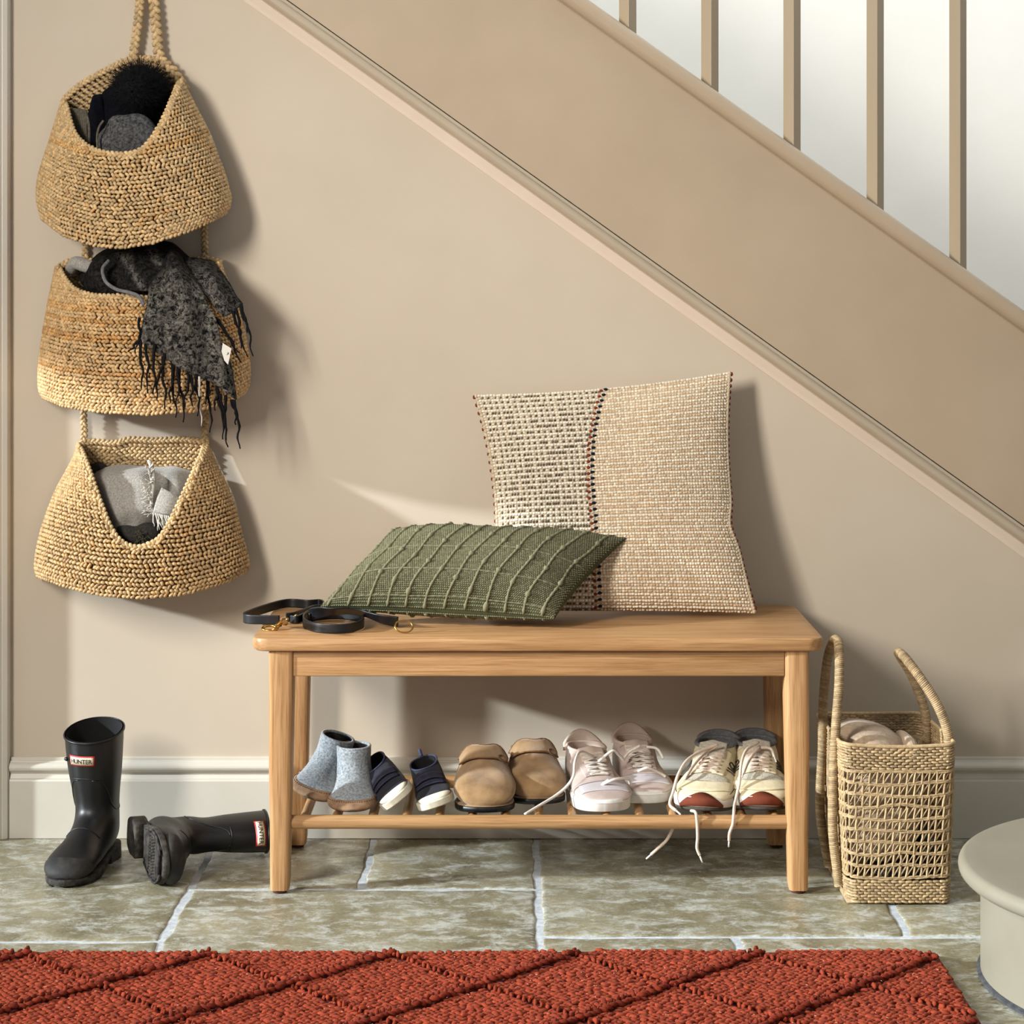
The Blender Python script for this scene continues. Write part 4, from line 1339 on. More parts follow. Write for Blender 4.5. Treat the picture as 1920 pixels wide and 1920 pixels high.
def outline(tab, n=10):
    """sole outline: rows (x, half_right, half_left) heel to toe -> closed ring"""
    t = smooth_path(np.array(tab, float), n)
    r = [(x, -hr) for x, hr, hl in t] + [(x, hl) for x, hr, hl in t[::-1]]
    return np.array(r)

def sole_mesh(tab, levels, spring=0.0, L=.27, heel=None):
    """levels: (z, outward offset)"""
    o = outline(tab)
    c = o.mean(0)
    V, Fc = [], []
    k = len(o)
    d = o - c
    dn = d / (np.linalg.norm(d, axis=1)[:, None] + 1e-9)
    for (z, off_) in levels:
        p = o + dn * off_
        zz = z + spring * np.clip((p[:, 0] / L - .72) / .28, 0, 1) ** 2
        V += [(a, b, c_) for (a, b), c_ in zip(p, zz)]
    for l in range(len(levels) - 1):
        Fc += [(l * k + i, l * k + (i + 1) % k, (l + 1) * k + (i + 1) % k, (l + 1) * k + i) for i in range(k)]
    Fc += [tuple(range(k))[::-1], tuple(range((len(levels) - 1) * k, len(levels) * k))]
    return np.array(V), Fc

def wl(o, p):
    """world -> local point of a thing"""
    return np.array(inv_of(o) @ Vector(tuple(map(float, p))))

def bvh_of(o):
    me = o.data
    return BVHTree.FromPolygons([v.co.copy() for v in me.vertices], [tuple(p.vertices) for p in me.polygons])

def onto(bv, p, d, lift=.0008):
    """drop a local point p on a surface along direction d"""
    hit = bv.ray_cast(Vector(tuple(p)), Vector(tuple(d)).normalized())
    if hit[0] is None:
        return np.array(p)
    h = np.array(hit[0]); n = np.array(hit[1])
    dd_ = np.asarray(d, float)
    if n.dot(dd_) > 0: n = -n
    return h + n * lift

def drape_tube(bv, pts, r, up=8, seg=6, lift=None, d=(0, 0, -1), h=.3):
    pts = smooth_path(pts, up)
    q = [onto(bv, np.array(p) - np.array(d) * h, d, (lift if lift is not None else r * .6)) for p in pts]
    return tube(q, r, seg)

def drape_patch(name, bv, corners_grid, m, parent, lift=.0015, thick=.0015, n=5, d=(0, 0, -1), h=.3):
    G = upsample(np.array(corners_grid, float), n)
    R, C = G.shape[:2]
    V = [onto(bv, p - np.array(d) * h, d, lift) for p in G.reshape(-1, 3)]
    o = obj(name, V, grid_faces(R, C), m, parent, local=True)
    solid(o, thick, 0)
    return o

YAW0 = -math.pi / 2

def foot_root(name, toe, L, yaw, label, category, roll=0, pitch=0, scale=1.0, group=None, z=SHELF):
    """toe: world x,y of the toe tip; yaw 0 points at the camera"""
    a = YAW0 + math.radians(yaw)
    d = np.array([math.cos(a), math.sin(a)]) * L * (scale[0] if isinstance(scale, tuple) else scale)
    return thing(name, (toe[0] - d[0], toe[1] - d[1], z), label, category, rot=(math.radians(roll), math.radians(pitch), a), scale=scale, group=group)

# ---- felt slipper boots
def felt_boot(toe, yaw, roll, label, z=SHELF, pitch=0):
    r = foot_root('felt_slipper', toe, .165, yaw, label, 'slipper', roll=roll, z=z, group='grey-blue felt slippers', pitch=pitch, scale=(.95, 1.0, .78))
    tab = [(.072, .122, .004, .118, .031), (.074, .115, .003, .105, .0315), (.076, .095, .002, .075, .031), (.082, .080, .000, .045, .0335), (.094, .067, .002, .020, .0365),
           (.108, .058, .030, .006, .039), (.122, .050, .065, .003, .0415), (.136, .043, .100, .003, .043), (.150, .034, .130, .004, .039), (.160, .024, .150, .008, .027), (.164, .017, .161, .012, .010)]
    R = fan_rings(tab, 36, 2.15)
    V, Fc = loft(R)
    up_ = obj('upper', V, Fc, M_felt, r, local=True)
    Ri = fan_rings(tab, 36, 2.15, inset=.0045)[:16]
    V, Fc = loft(Ri)
    obj('lining', V, Fc, M_dark_wool, r, local=True)
    # thick felt edge
    Rm = (R[0] + Ri[0]) / 2
    V, Fc = tube(np.concatenate([Rm, Rm[:1]]), .0032, 8, cap=False)
    obj('collar', V, Fc, M_felt, r, local=True)
    # cupped suede sole that wraps up round the toe
    R2 = fan_rings(tab, 36, 2.15, inset=-.0018)
    V = R2[8:]
    W_ = V.reshape(-1, 3).copy()
    nr = V.shape[0]
    Fq = grid_faces(nr, 36, wrap=True)
    zc = W_[:, 2]
    lim = .020 + .0 * W_[:, 0]
    keep = [tuple(f) for f in Fq if zc[f].min() < .0335]
    keep.append(tuple(range((nr - 1) * 36, nr * 36)))
    W_[:, 2] = np.minimum(W_[:, 2], .034)
    o = obj('sole', W_, keep, M_suede_sole, r, local=True)
    bv = bvh_of(up_)
    mb = MB()
    for i in range(34):
        a = math.radians(-100 + 200 * i / 33)
        p = np.array([.100 + .10 * math.cos(a), .065 * math.sin(a), .030])
        c = np.array([.100, 0, .030])
        h = onto(bv, p, c - p, .0022)
        a2 = a + .03
        p2 = np.array([.100 + .10 * math.cos(a2), .065 * math.sin(a2), .030]); h2 = onto(bv, p2, c - p2, .0022)
        mb.add(*tube([h, h2], .0008, 5))
    mb.build('stitching', M_thread, r, local=True)
    return r
felt_boot((-.366, -.338), -10, -17, 'grey-blue felt slipper boot tilted against the bench leg, left one of its pair', z=SHELF + .022, pitch=3)
felt_boot((-.284, -.368), 2, 0, 'grey-blue felt slipper boot standing upright in front, right one of its pair', z=SHELF + .008, pitch=4)

# ---- navy hook-and-loop child's shoes
def navy_shoe(toe, yaw, roll, label, z=SHELF, pitch=0):
    r = foot_root('canvas_shoe', toe, .150, yaw, label, 'shoe', roll=roll, z=z, group='navy child shoes', pitch=pitch, scale=(.98, 1.0, .82))
    tab = [(.062, .068, .003, .078, .025), (.066, .064, .002, .065, .0265), (.074, .060, .001, .045, .028), (.084, .055, .001, .022, .029), (.096, .049, .03, .014, .030),
           (.108, .042, .065, .014, .0315), (.122, .036, .095, .014, .032), (.136, .030, .122, .014, .029), (.145, .024, .138, .014, .021), (.148, .020, .146, .016, .009)]
    R = fan_rings(tab, 32, 2.4)
    V, Fc = loft(R)
    up_ = obj('upper', V, Fc, M_navy, r, local=True)
    Ri = fan_rings(tab, 32, 2.4, inset=.003)[:15]
    obj('lining', *loft(Ri), M_inside, r, local=True)
    V, Fc = tube(np.concatenate([R[0], R[0][:1]]), .0018, 8, cap=False)
    obj('collar_binding', V, Fc, M_navy_lite, r, local=True)
    V, Fc = tube(smooth_path([(.003, 0, .072), (-.002, 0, .088), (.004, 0, .094), (.008, 0, .082)], 5), .0032, 8)
    obj('heel_loop', V, Fc, M_navy_lite, r, local=True)
    st = [(0, .006, .006), (.003, .020, .020), (.03, .0275, .0275), (.07, .028, .028), (.11, .034, .034), (.135, .028, .028), (.148, .016, .016), (.151, .004, .004)]
    V, Fc = sole_mesh(st, [(0, -.002), (.002, 0), (.014, .0005), (.0165, -.001), (.0165, -.006)], .004, .15)
    obj('rubber_sole', V, Fc, M_white_rub, r, local=True).modifiers.new('es', 'EDGE_SPLIT')
    bv = bvh_of(up_)
    # rubber toe cap
    Rt = fan_rings(tab, 32, 2.4, inset=-.0012)[28:]
    V, Fc = loft(Rt)
    obj('toe_cap', V, Fc, M_white_rub, r, local=True)
    g = [[(x, y, 0) for y in (-.024, -.012, 0, .012, .024)] for x in (.078, .086, .094)]
    drape_patch('strap', bv, g, M_navy2, r, .0035, .003)
    g = [[(x, y, 0) for y in (-.024, -.012, 0, .012, .024)] for x in (.101, .105, .109)]
    drape_patch('strap', bv, g, M_navy2, r, .003, .003)
    mb = MB()
    for x in (.0785, .0935, .1015, .1088):
        mb.add(*drape_tube(bv, [(x, y, 0) for y in (-.023, 0, .023)],   .0007, 6, 5, lift=.0052))
    mb.build('strap_stitching', M_navy_lite, r, local=True)
    return r
navy_shoe((-.197, -.358), 10, 38, "navy child's shoe with cream toe, steeply tipped over beside the grey-blue slipper", z=SHELF + .020)
navy_shoe((-.131, -.360), 6, 18, "navy child's shoe with cream toe, slightly tipped, next to the tan clogs", z=SHELF + .010)

# ---- suede clogs
def clog(toe, yaw, label, z=SHELF, roll=0, scale=1, pitch=0):
    r = foot_root('suede_clog', toe, .235, yaw, label, 'clog', roll=roll, z=z, group='tan suede clogs', scale=scale, pitch=pitch)
    tab = [(.105, .090, .028, .052, .037), (.110, .093, .026, .046, .039), (.118, .093, .020, .036, .041), (.130, .086, .020, .022, .043), (.145, .079, .045, .012, .047),
           (.165, .071, .085, .009, .0515), (.185, .064, .130, .009, .0555), (.205, .056, .170, .009, .0555), (.224, .044, .205, .009, .048), (.235, .030, .227, .011, .032), (.2375, .020, .235, .013, .012)]
    R = fan_rings(tab, 36, 2.35)
    # soft dents
    R[..., 2] += .0018 * np.sin(R[..., 0] * 90) * np.cos(R[..., 1] * 80) * (R[..., 2] > .04)
    up_ = obj('upper', *loft(R), M_suede, r, local=True)
    Ri = fan_rings(tab, 36, 2.35, inset=.003)[:18]
    obj('lining', *loft(Ri), M_suede_dk, r, local=True)
    rim_ = np.concatenate([R[0], R[0][:1]]).copy()
    rim_[:, 2] += .002 * np.sin(np.arange(len(rim_)) * 1.9)
    obj('collar', *tube(rim_, .0028, 8, cap=False), M_suede_dk, r, local=True)
    st = [(.006, .006, .006), (.012, .026, .026), (.04, .038, .038), (.09, .038, .038), (.14, .046, .046), (.18, .053, .053), (.215, .047, .045), (.234, .026, .024), (.238, .006, .006)]
    obj('cork_footbed', *sole_mesh(st, [(.008, -.001), (.0095, -.0005), (.0125, -.001), (.0135, -.003), (.0135, -.010)], .002, .235), M_suede, r, local=True)
    obj('outsole', *sole_mesh(st, [(0, -.001), (.001, .0015), (.0095, .0018), (.0105, .0005), (.0105, -.01)], .003, .235), M_rubber, r, local=True)
    bv = bvh_of(up_)
    g = [[(x - abs(y) * .35, y, 0) for y in (-.040, -.028, -.012, .004, .02, .034, .041)] for x in (.118, .130, .142, .152)]
    drape_patch('instep_strap', bv, g, M_suede, r, .004, .0035)
    mb = MB()
    for x in (.1165, .1525):
        mb.add(*drape_tube(bv, [(x - abs(y) * .35 + .0015 * math.sin(y * 400), y, 0) for y in (-.041, -.028, -.012, .004, .02, .034, .041)], .0014, 6, 6, lift=.0055))
    mb.build('strap_edge', M_suede_dk, r, local=True)
    bk = onto(bv, (.140, .030, .3), (0, 0, -1), .007)
    obj('buckle', *torus(bk, .008, .0012, (.4, .5, .8), 20, 6), M_suede_dk, r, local=True)
    return r
clog((-.046, -.356), 3, 'tan suede clog with black outsole pointing forward, front one of its pair', scale=1.0)
clog((.048, -.296), 4, 'tan suede clog set further back and mostly behind its partner, rear one of its pair', scale=.98)

# ---- low sneakers
SN = [(.100, .098, .006, .098, .031), (.106, .096, .004, .088, .033), (.120, .090, .002, .065, .0355), (.136, .084, .003, .042, .037), (.152, .077, .010, .024, .038), (.170, .070, .045, .018, .0395),
      (.188, .063, .090, .018, .0425), (.206, .056, .135, .018, .046), (.226, .049, .178, .018, .0485), (.245, .042, .215, .018, .046), (.259, .034, .243, .018, .036), (.266, .027, .258, .019, .022), (.268, .022, .265, .020, .009)]
STS = [(0, .008, .008), (.004, .024, .024), (.03, .035, .035), (.08, .035, .034), (.13, .0405, .040), (.18, .0485, .047), (.22, .0485, .045), (.25, .038, .034), (.266, .022, .018), (.271, .006, .005)]
def lacing(r, bv, x0, x1, rows, hw, m, rad=.0017, name='lace', flat=True):
    mb = MB()
    xs = np.linspace(x0, x1, rows)
    for i, x in enumerate(xs):
        w0 = hw * (1 - .18 * i / rows)
        if i < rows - 1:
            for s in (-1, 1):
                xn = xs[i + 1]
                for off2 in (-.0012, .0012):
                    mb.add(*drape_tube(bv, [(x + off2, s * w0, 0), ((x + xn) / 2 + off2, 0, 0), (xn + off2, -s * w0 * .95, 0)], rad, 5, 6, lift=.0035 + (.0012 if s > 0 else 0)))
        else:
            for off2 in (-.0014, .0014):
                mb.add(*drape_tube(bv, [(x + off2, -w0, 0), (x + off2, 0, 0), (x + off2, w0, 0)], rad, 5, 6, lift=.0034))
    return mb.build(name, m, r, local=True)

def sneaker(toe, yaw, label, z=SHELF, scale=(.90, 1.08, .79), roll=0, lace_world=(), pitch=0):
    r = foot_root('leather_sneaker', toe, .268, yaw, label, 'sneaker', roll=roll, z=z, group='pale pink sneakers', scale=scale, pitch=pitch)
    R = fan_rings(SN, 40, 2.5)
    # collar: raised heel tab and dips at the sides
    up_ = obj('upper', *loft(R), M_pink, r, local=True)
    Ri = fan_rings(SN, 40, 2.5, inset=.0035)[:18]
    obj('lining', *loft(Ri), M_pink_in, r, local=True)
    obj('collar', *tube(np.concatenate([R[0], R[0][:1]]), .0036, 8, cap=False), M_pink_in, r, local=True)
    # heel counter standing above the collar
    hc = []
    for j, zt_ in enumerate(np.linspace(0, 1, 7)):
        row_ = []
        for a in np.linspace(-1.15, 1.15, 13):
            top = .030 * math.cos(a * 1.2) ** 1.5
            row_.append((.034 - .034 * math.cos(a) - .003 * zt_ , .0325 * math.sin(a) / math.sin(1.15), .082 + (top + .014) * zt_))
        hc.append(row_)
    o = obj('heel_counter', np.array(hc).reshape(-1, 3), grid_faces(7, 13), M_pink_in, r, local=True); solid(o, .005, 0)
    bv = bvh_of(up_)
    # tongue
    tg = [[(x, y, zc - abs(y) * .25) for y in (-.021, -.011, 0, .011, .021)] for x, zc in ((.090, .106), (.097, .104), (.106, .100), (.118, .095), (.135, .088))]
    o = obj('tongue', upsample(np.array(tg), 4).reshape(-1, 3), grid_faces(17, 17), M_pink_in, r, local=True); solid(o, .005, 0)
    # eyelet facings
    for s in (-1, 1):
        g = [[(x, s * y, 0) for y in (.0085 + .004 * k_, .015 + .004 * k_, .024 + .003 * k_)] for k_, x in zip((1, .8, .5, .2, 0), (.100, .122, .145, .168, .186))]
        drape_patch('eyestay', bv, g, M_pink, r, .0016, .0018)
    g = [[(x, y, 0) for y in (-.034, -.018, 0, .018, .034)] for x in (.192, .205, .222)]
    drape_patch('toe_overlay', bv, [[(x + .02 * (1 - (y / .036) ** 2) * 0, y, 0) for y in (-.040, -.022, 0, .022, .040)] for x in (.208, .224, .240)], M_pale_leather, r, .0012, .0014)
    mb = MB()
    for i, x in enumerate((.106, .122, .138, .154, .170, .185)):
        for s in (-1, 1):
            p = onto(bv, (x, s * (.0175 - .0006 * i), .3), (0, 0, -1), .0028)
            mb.add(*torus(p, .0022, .0006, (.3, s * .3, .9), 10, 5))
    mb.build('eyelets', M_outline, r, local=True)
    lacing(r, bv, .108, .184, 6, .0185, M_lace)
    obj('rubber_sole', *sole_mesh(STS, [(0, -.002), (.002, 0), (.017, .0006), (.0185, .0012), (.0205, .0012), (.0265, -.0004), (.0272, -.003)], .004, .27), M_offwhite, r, local=True)
    mb = MB()
    oo = outline(STS); oo = oo + (oo - oo.mean(0)) / np.linalg.norm(oo - oo.mean(0), axis=1)[:, None] * .0013
    zz_ = .0195 + .004 * np.clip((oo[:, 0] / .27 - .72) / .28, 0, 1) ** 2
    pth = np.concatenate([oo, zz_[:, None]], 1)
    obj('foxing_line', *tube(np.concatenate([pth, pth[:1]]), .0006, 5, cap=False), M_pale_leather, r, local=True)
    for pts in lace_world:
        pw = smooth_path([P(*q) for q in pts], 8)
        obj('lace', *tube(pw, .0026, 8), M_lace, r)
    return r
sneaker((.172, -.350), 10, 'pale blush leather sneaker with a long loose lace, directly beside the suede clogs', lace_world=[
    [(1112, 1418, -.235), (1088, 1410, -.27), (1078, 1428, -.30), (1075, 1455, -.31), (1062, 1475, -.31), (1040, 1493, -.32), (1012, 1510, -.34), (984, 1527, -.36)],
    [(1122, 1428, -.25), (1148, 1408, -.25), (1160, 1415, -.24), (1170, 1425, -.23)],
    [(1142, 1462, -.30), (1124, 1474, -.305), (1150, 1462, -.315), (1176, 1460, -.30), (1182, 1470, -.29)]])
sneaker((.246, -.290), 5, 'pale blush leather sneaker set back behind its partner, nearer the running shoes', lace_world=[
    [(1200, 1398, -.20), (1180, 1410, -.20), (1168, 1424, -.21)], [(1212, 1400, -.20), (1232, 1404, -.20), (1244, 1422, -.21)],
    [(1196, 1446, -.26), (1215, 1440, -.265), (1238, 1450, -.25), (1248, 1456, -.25)]])

# ---- running shoes
def runner(toe, yaw, label, z=SHELF, scale=(.96, 1.12, .83), lace_world=(), roll=0, Nside=1, pitch=0):
    r = foot_root('running_shoe', toe, .272, yaw, label, 'running shoe', roll=roll, z=z, group='cream running shoes', scale=scale, pitch=pitch)
    tab = [(a, b + (.004 if i < 4 else .006), c, d + (.004 if i == 0 else 0), w_ * 1.02) for i, (a, b, c, d, w_) in enumerate(SN)]
    R = fan_rings(tab, 40, 2.25)
    up_ = obj('upper', *loft(R), M_runner, r, local=True)
    Ri = fan_rings(tab, 40, 2.25, inset=.004)[:18]
    obj('lining', *loft(Ri), M_grey_lin, r, local=True)
    obj('collar', *tube(np.concatenate([R[0], R[0][:1]]), .0045, 8, cap=False), M_grey_lin, r, local=True)
    hc = []
    for zt_ in np.linspace(0, 1, 7):
        hc.append([(.036 - .036 * math.cos(a) - .004 * zt_, .0335 * math.sin(a) / math.sin(1.2), .084 + (.022 * max(0, math.cos(a * 1.05)) ** .7 + .012) * zt_) for a in np.linspace(-1.2, 1.2, 13)])
    o = obj('heel_collar', np.array(hc).reshape(-1, 3), grid_faces(7, 13), M_grey_lin, r, local=True); solid(o, .007, 0)
    bv = bvh_of(up_)
    tg = [[(x, y, zc - abs(y) * .3) for y in (-.022, -.011, 0, .011, .022)] for x, zc in ((.089, .114), (.096, .110), (.105, .105), (.118, .099), (.135, .091))]
    o = obj('tongue', upsample(np.array(tg), 4).reshape(-1, 3), grid_faces(17, 17), M_mesh, r, local=True); solid(o, .006, 0)
    for s in (-1, 1):
        g = [[(x, s * y, 0) for y in (.008 + .006 * k_, .016 + .006 * k_, .026 + .003 * k_)] for k_, x in zip((1, .8, .5, .2, 0), (.100, .122, .145, .168, .190))]
        drape_patch('eyestay', bv, g, M_runner, r, .0022, .002)
    # vamp mesh and toe guard
    drape_patch('vamp_mesh', bv, [[(x, y, 0) for y in (-.036, -.018, 0, .018, .036)] for x in (.192, .204, .216)], M_mesh, r, .0012, .001)
    drape_patch('toe_guard', bv, [[(x - .016 * (abs(y) / .042) ** 2, y, 0) for y in (-.042, -.022, 0, .022, .042)] for x in (.220, .236, .252)], M_runner, r, .0018, .002)
    lacing(r, bv, .108, .186, 7, .0190, M_lace_pink, .0016)
    # N emblem outlined on the quarter panels
    for s in (-1, 1):
        mb = MB()
        # (x along the foot, degrees round from the crown)
        pn = [(.098, 66), (.108, 34), (.119, 34), (.130, 54), (.137, 31), (.148, 31), (.139, 66), (.128, 66), (.116, 45), (.109, 66)]
        lp = pn + pn[:1]
        q = []
        for (a, b) in zip(lp[:-1], lp[1:]):
            for t_ in np.linspace(0, 1, 6)[:-1]:
                q.append((a[0] + (b[0] - a[0]) * t_, a[1] + (b[1] - a[1]) * t_))
        q.append(lp[0])
        pts = []
        for x, ph_ in q:
            d_ = np.array([0, s * math.sin(math.radians(ph_)), math.cos(math.radians(ph_))])
            pts.append(onto(bv, np.array([x + .012, 0, .03]) + d_ * .2, -d_, .0012))
        mb.add(*tube(pts, .0012, 6))
        mb.build('letter_emblem', M_outline, r, local=True)
        mb = MB()
        for zz_, xa, xb in ((.060, .03, .09), (.034, .03, .10)):
            mb.add(*tube([onto(bv, (x, s * .12, zz_ + .006 * math.sin(x * 60)), (0, -s, 0), .0005) for x in np.linspace(xa, xb, 12)], .0009, 5))
        mb.add(*tube([onto(bv, (x, s * .12, .034 + .35 * (x - .16) * 0 + .010 * math.sin((x - .15) * 30)), (0, -s, 0), .0006) for x in np.linspace(.15, .24, 16)], .0009, 5))
        mb.build('panel_piping', M_outline, r, local=True)
    lv = [(.006, -.001), (.008, .001), (.016, .002), (.022, .0025), (.027, .0005), (.0285, -.003)]
    mid_ = obj('midsole', *sole_mesh(STS, lv, .010, .27), M_offwhite, r, local=True)
    obj('outsole', *sole_mesh(STS, [(0, -.003), (.001, -.001), (.0065, -.0002), (.0075, -.002)], .008, .27), M_outline, r, local=True)
    # rust rubber toe bumper curling up over the toe
    g = []
    for i, f in enumerate(np.linspace(0, 1, 7)):
        row_ = []
        for a in np.linspace(-1, 1, 15):
            h_ = .0095 + (.034 * (1 - abs(a) ** 2.2)) * f
            ang = a * .74
            p = np.array([.20 + .14 * math.cos(ang), .11 * math.sin(ang), h_]); c = np.array([.200, 0, h_])
            row_.append(p)
        g.append(row_)
    bs = bvh_of(mid_)
    V = []
    for row_ in g:
        for p in row_:
            d_ = np.array([.200 - p[0], -p[1], 0])
            a1 = bs.ray_cast(Vector(p), Vector(d_).normalized()); a2 = bv.ray_cast(Vector(p), Vector(d_).normalized())
            cand = [h for h in (a1, a2) if h[0] is not None]
            h = min(cand, key=lambda q: q[3]) if cand else None
            pt = np.array(h[0]) if h else p
            V.append(pt - d_ / np.linalg.norm(d_) * .0018)
    o = obj('toe_bumper', V, grid_faces(7, 15), M_rust_rub, r, local=True); solid(o, .0025, 0)
    for pts in lace_world:
        pw = smooth_path([P(*q) for q in pts], 8)
        t, a, b = frames(pw)
        lo = obj('lace', *tube(pw, .0028, 8), M_lace_pink, r)
        obj('lace_tip', *tube([pw[-1], pw[-1] + t[-1] * .013], .0016, 8), M_offwhite, lo)
    return r
runner((.334, -.362), -13, 'cream running shoe with rust toe whose two laces hang down through the shelf', lace_world=[
    [(1345, 1396, -.225), (1320, 1406, -.24), (1290, 1424, -.28), (1272, 1452, -.315), (1262, 1485, -.33), (1256, 1508, -.345), (1268, 1520, -.36)],
    [(1345, 1398, -.225), (1322, 1412, -.235), (1300, 1436, -.27), (1284, 1462, -.295)],
    [(1296, 1520, -.352), (1304, 1523, -.385), (1307, 1540, -.3885), (1308, 1570, -.385), (1307, 1590, -.38), (1312, 1604, -.38)],
    [(1262, 1552, -.345), (1250, 1575, -.34), (1232, 1592, -.335), (1221, 1602, -.33)]])
runner((.444, -.356), -3, 'cream running shoe with rust toe standing against the right bench leg', lace_world=[
    [(1422, 1392, -.22), (1400, 1406, -.25), (1390, 1432, -.30), (1386, 1470, -.33), (1378, 1505, -.35), (1376, 1524, -.385), (1374, 1545, -.3885), (1368, 1562, -.385), (1367, 1576, -.38)],
    [(1424, 1400, -.22), (1405, 1425, -.265), (1394, 1450, -.30)],
    [(1425, 1402, -.22), (1445, 1404, -.22), (1452, 1420, -.24)]])

# ---- wellington boots
WT0 = [(.122, .250, -.006, .266, .0565), (.121, .238, -.005, .254, .0560), (.119, .21, -.003, .23, .0545), (.114, .175, .001, .18, .0510), (.107, .14, .004, .135, .0455), (.104, .115, .001, .098, .0415), (.112, .099, -.004, .060, .0405),
      (.130, .089, -.003, .030, .0400), (.152, .080, .030, .014, .0405), (.174, .072, .080, .012, .0430), (.196, .065, .130, .012, .0475), (.218, .057, .178, .012, .0485), (.236, .046, .212, .012, .0430), (.247, .034, .235, .013, .0290), (.2505, .024, .246, .016, .0110)]
WS = [(-.004, .008, .008), (.002, .026, .026), (.03, .036, .036), (.075, .032, .034), (.12, .041, .042), (.17, .0505, .050), (.21, .047, .045), (.24, .030, .028), (.2535, .008, .008)]
def wellie(loc, rot, label, squash=1.0):
    WT = [(a_, b_, c_, d_, w_ * (squash if i_ < 5 else (squash + 1) / 2 if i_ < 7 else 1)) for i_, (a_, b_, c_, d_, w_) in enumerate(WT0)]
    r = thing('wellington_boot', loc, label, 'boot', rot=rot, scale=.93, group='black wellington boots')
    R = fan_rings(WT, 44, 2.1, up=5)
    up_ = obj('rubber_upper', *loft(R), M_rubber, r, local=True)
    obj('lining', *loft(fan_rings(WT, 44, 2.1, up=5, inset=.003)[:34]), M_inside, r, local=True)
    # rolled top band
    Rb = fan_rings(WT, 44, 2.1, up=5, inset=-.0016)
    band = np.stack([Rb[0], Rb[1] * .55 + Rb[0] * .45, Rb[2] * .8 + Rb[1] * .2])
    band[0] = R[0] * 1.0
    o = obj('top_band', loft(band, False)[0], loft(band, False)[1], M_rubber, r, local=True); solid(o, .002, 0)
    bv = bvh_of(up_)
    # toe cap, foot seam lines, heel counter
    cap = fan_rings(WT, 44, 2.1, up=5, inset=-.0014)[56:]
    obj('toe_cap', *loft(cap), M_rubber_worn, r, local=True)
    for s in (-1, 1):
        line = [(x, z_) for x, z_ in ((.118, .172), (.105, .168), (.090, .145), (.075, .115), (.055, .098), (.030, .096), (.005, .105))]
        q = smooth_path([(x, s * .12, z_) for x, z_ in line], 6)
        obj('moulded_seam', *tube([onto(bv, p, (0, -s, 0), .0002) for p in q if bv.ray_cast(Vector(tuple(p)), Vector((0, -s, 0)))[0] is not None], .0011, 6), M_rubber, r, local=True)
    a_ = [onto(bv, (.4, y, .175 - 3 * y * y), (-1, 0, 0), .0002) for y in np.linspace(-.036 * squash, .036 * squash, 14)]
    obj('moulded_seam', *tube(a_, .0011, 6), M_rubber, r, local=True)
    a_ = [onto(bv, (.135 + .004 * math.cos(y * 60), y, .4), (0, 0, -1), .0002) for y in np.linspace(-.034, .034, 14)]
    obj('moulded_seam', *tube(a_, .0014, 6), M_rubber, r, local=True)
    # sole, heel, treads
    obj('sole', *sole_mesh(WS, [(.005, -.001), (.006, .001), (.014, .0016), (.0165, .0012), (.0175, -.001), (.0175, -.008)], .004, .25), M_sole, r, local=True)
    HT = [(-.005, .008, .008), (.001, .026, .026), (.03, .036, .036), (.06, .033, .034), (.074, .032, .033), (.076, .02, .02)]
    obj('heel_block', *sole_mesh(HT, [(-.012, -.001), (-.010, .001), (.010, .001), (.0105, -.004)], 0, .25), M_sole, r, local=True)
    mb = MB()
    o_ = outline(WS)
    for k_, x in enumerate(np.linspace(.115, .235, 9)):
        hw = np.interp(x, [w_[0] for w_ in WS], [w_[1] for w_ in WS]) - .006
        if 3 <= k_ <= 6:
            for y in np.arange(-hw + .004, hw - .002, .006):
                mb.add(*box(x - .0025, x + .0025, y, y + .004, .0005, .0065))
        else:
            mb.add(*box(x - .0035, x + .0035, -hw, hw, -.0005, .0065))
    for s in (-1, 1):
        pt = [(x, s * (np.interp(x, [w_[0] for w_ in WS], [w_[1] for w_ in WS]) - .003), .003) for x in np.linspace(.10, .245, 20)]
        mb.add(*tube(pt, .0028, 6))
        pt = [(x, s * (np.interp(x, [w_[0] for w_ in WS], [w_[1] for w_ in WS]) - .011), .003) for x in np.linspace(.105, .235, 20)]
        mb.add(*tube(pt, .0022, 6))
    mb.build('tread', M_sole, r, local=True)
    return r, bv

def text_verts(body, size=1.0):
    cu = bpy.data.curves.new('lettering', 'FONT')
    cu.body = body; cu.size = 1.0; cu.align_x = 'CENTER'; cu.align_y = 'CENTER'; cu.offset = .015
    to = bpy.data.objects.new('lettering', cu)
    COL.objects.link(to)
    bpy.context.view_layer.update()
    dg = bpy.context.evaluated_depsgraph_get()
    me = bpy.data.meshes.new_from_object(to.evaluated_get(dg))
    V = np.array([tuple(v.co) for v in me.vertices]); Fc = [tuple(p.vertices) for p in me.polygons]
    bpy.data.objects.remove(to); bpy.data.curves.remove(cu); bpy.data.meshes.remove(me)
    mn, mx_ = V.min(0), V.max(0)
    V = (V - (mn + mx_) / 2) / np.array([mx_[0] - mn[0], mx_[1] - mn[1], 1])
    return V, Fc
TXV, TXF = text_verts('HUNTER')

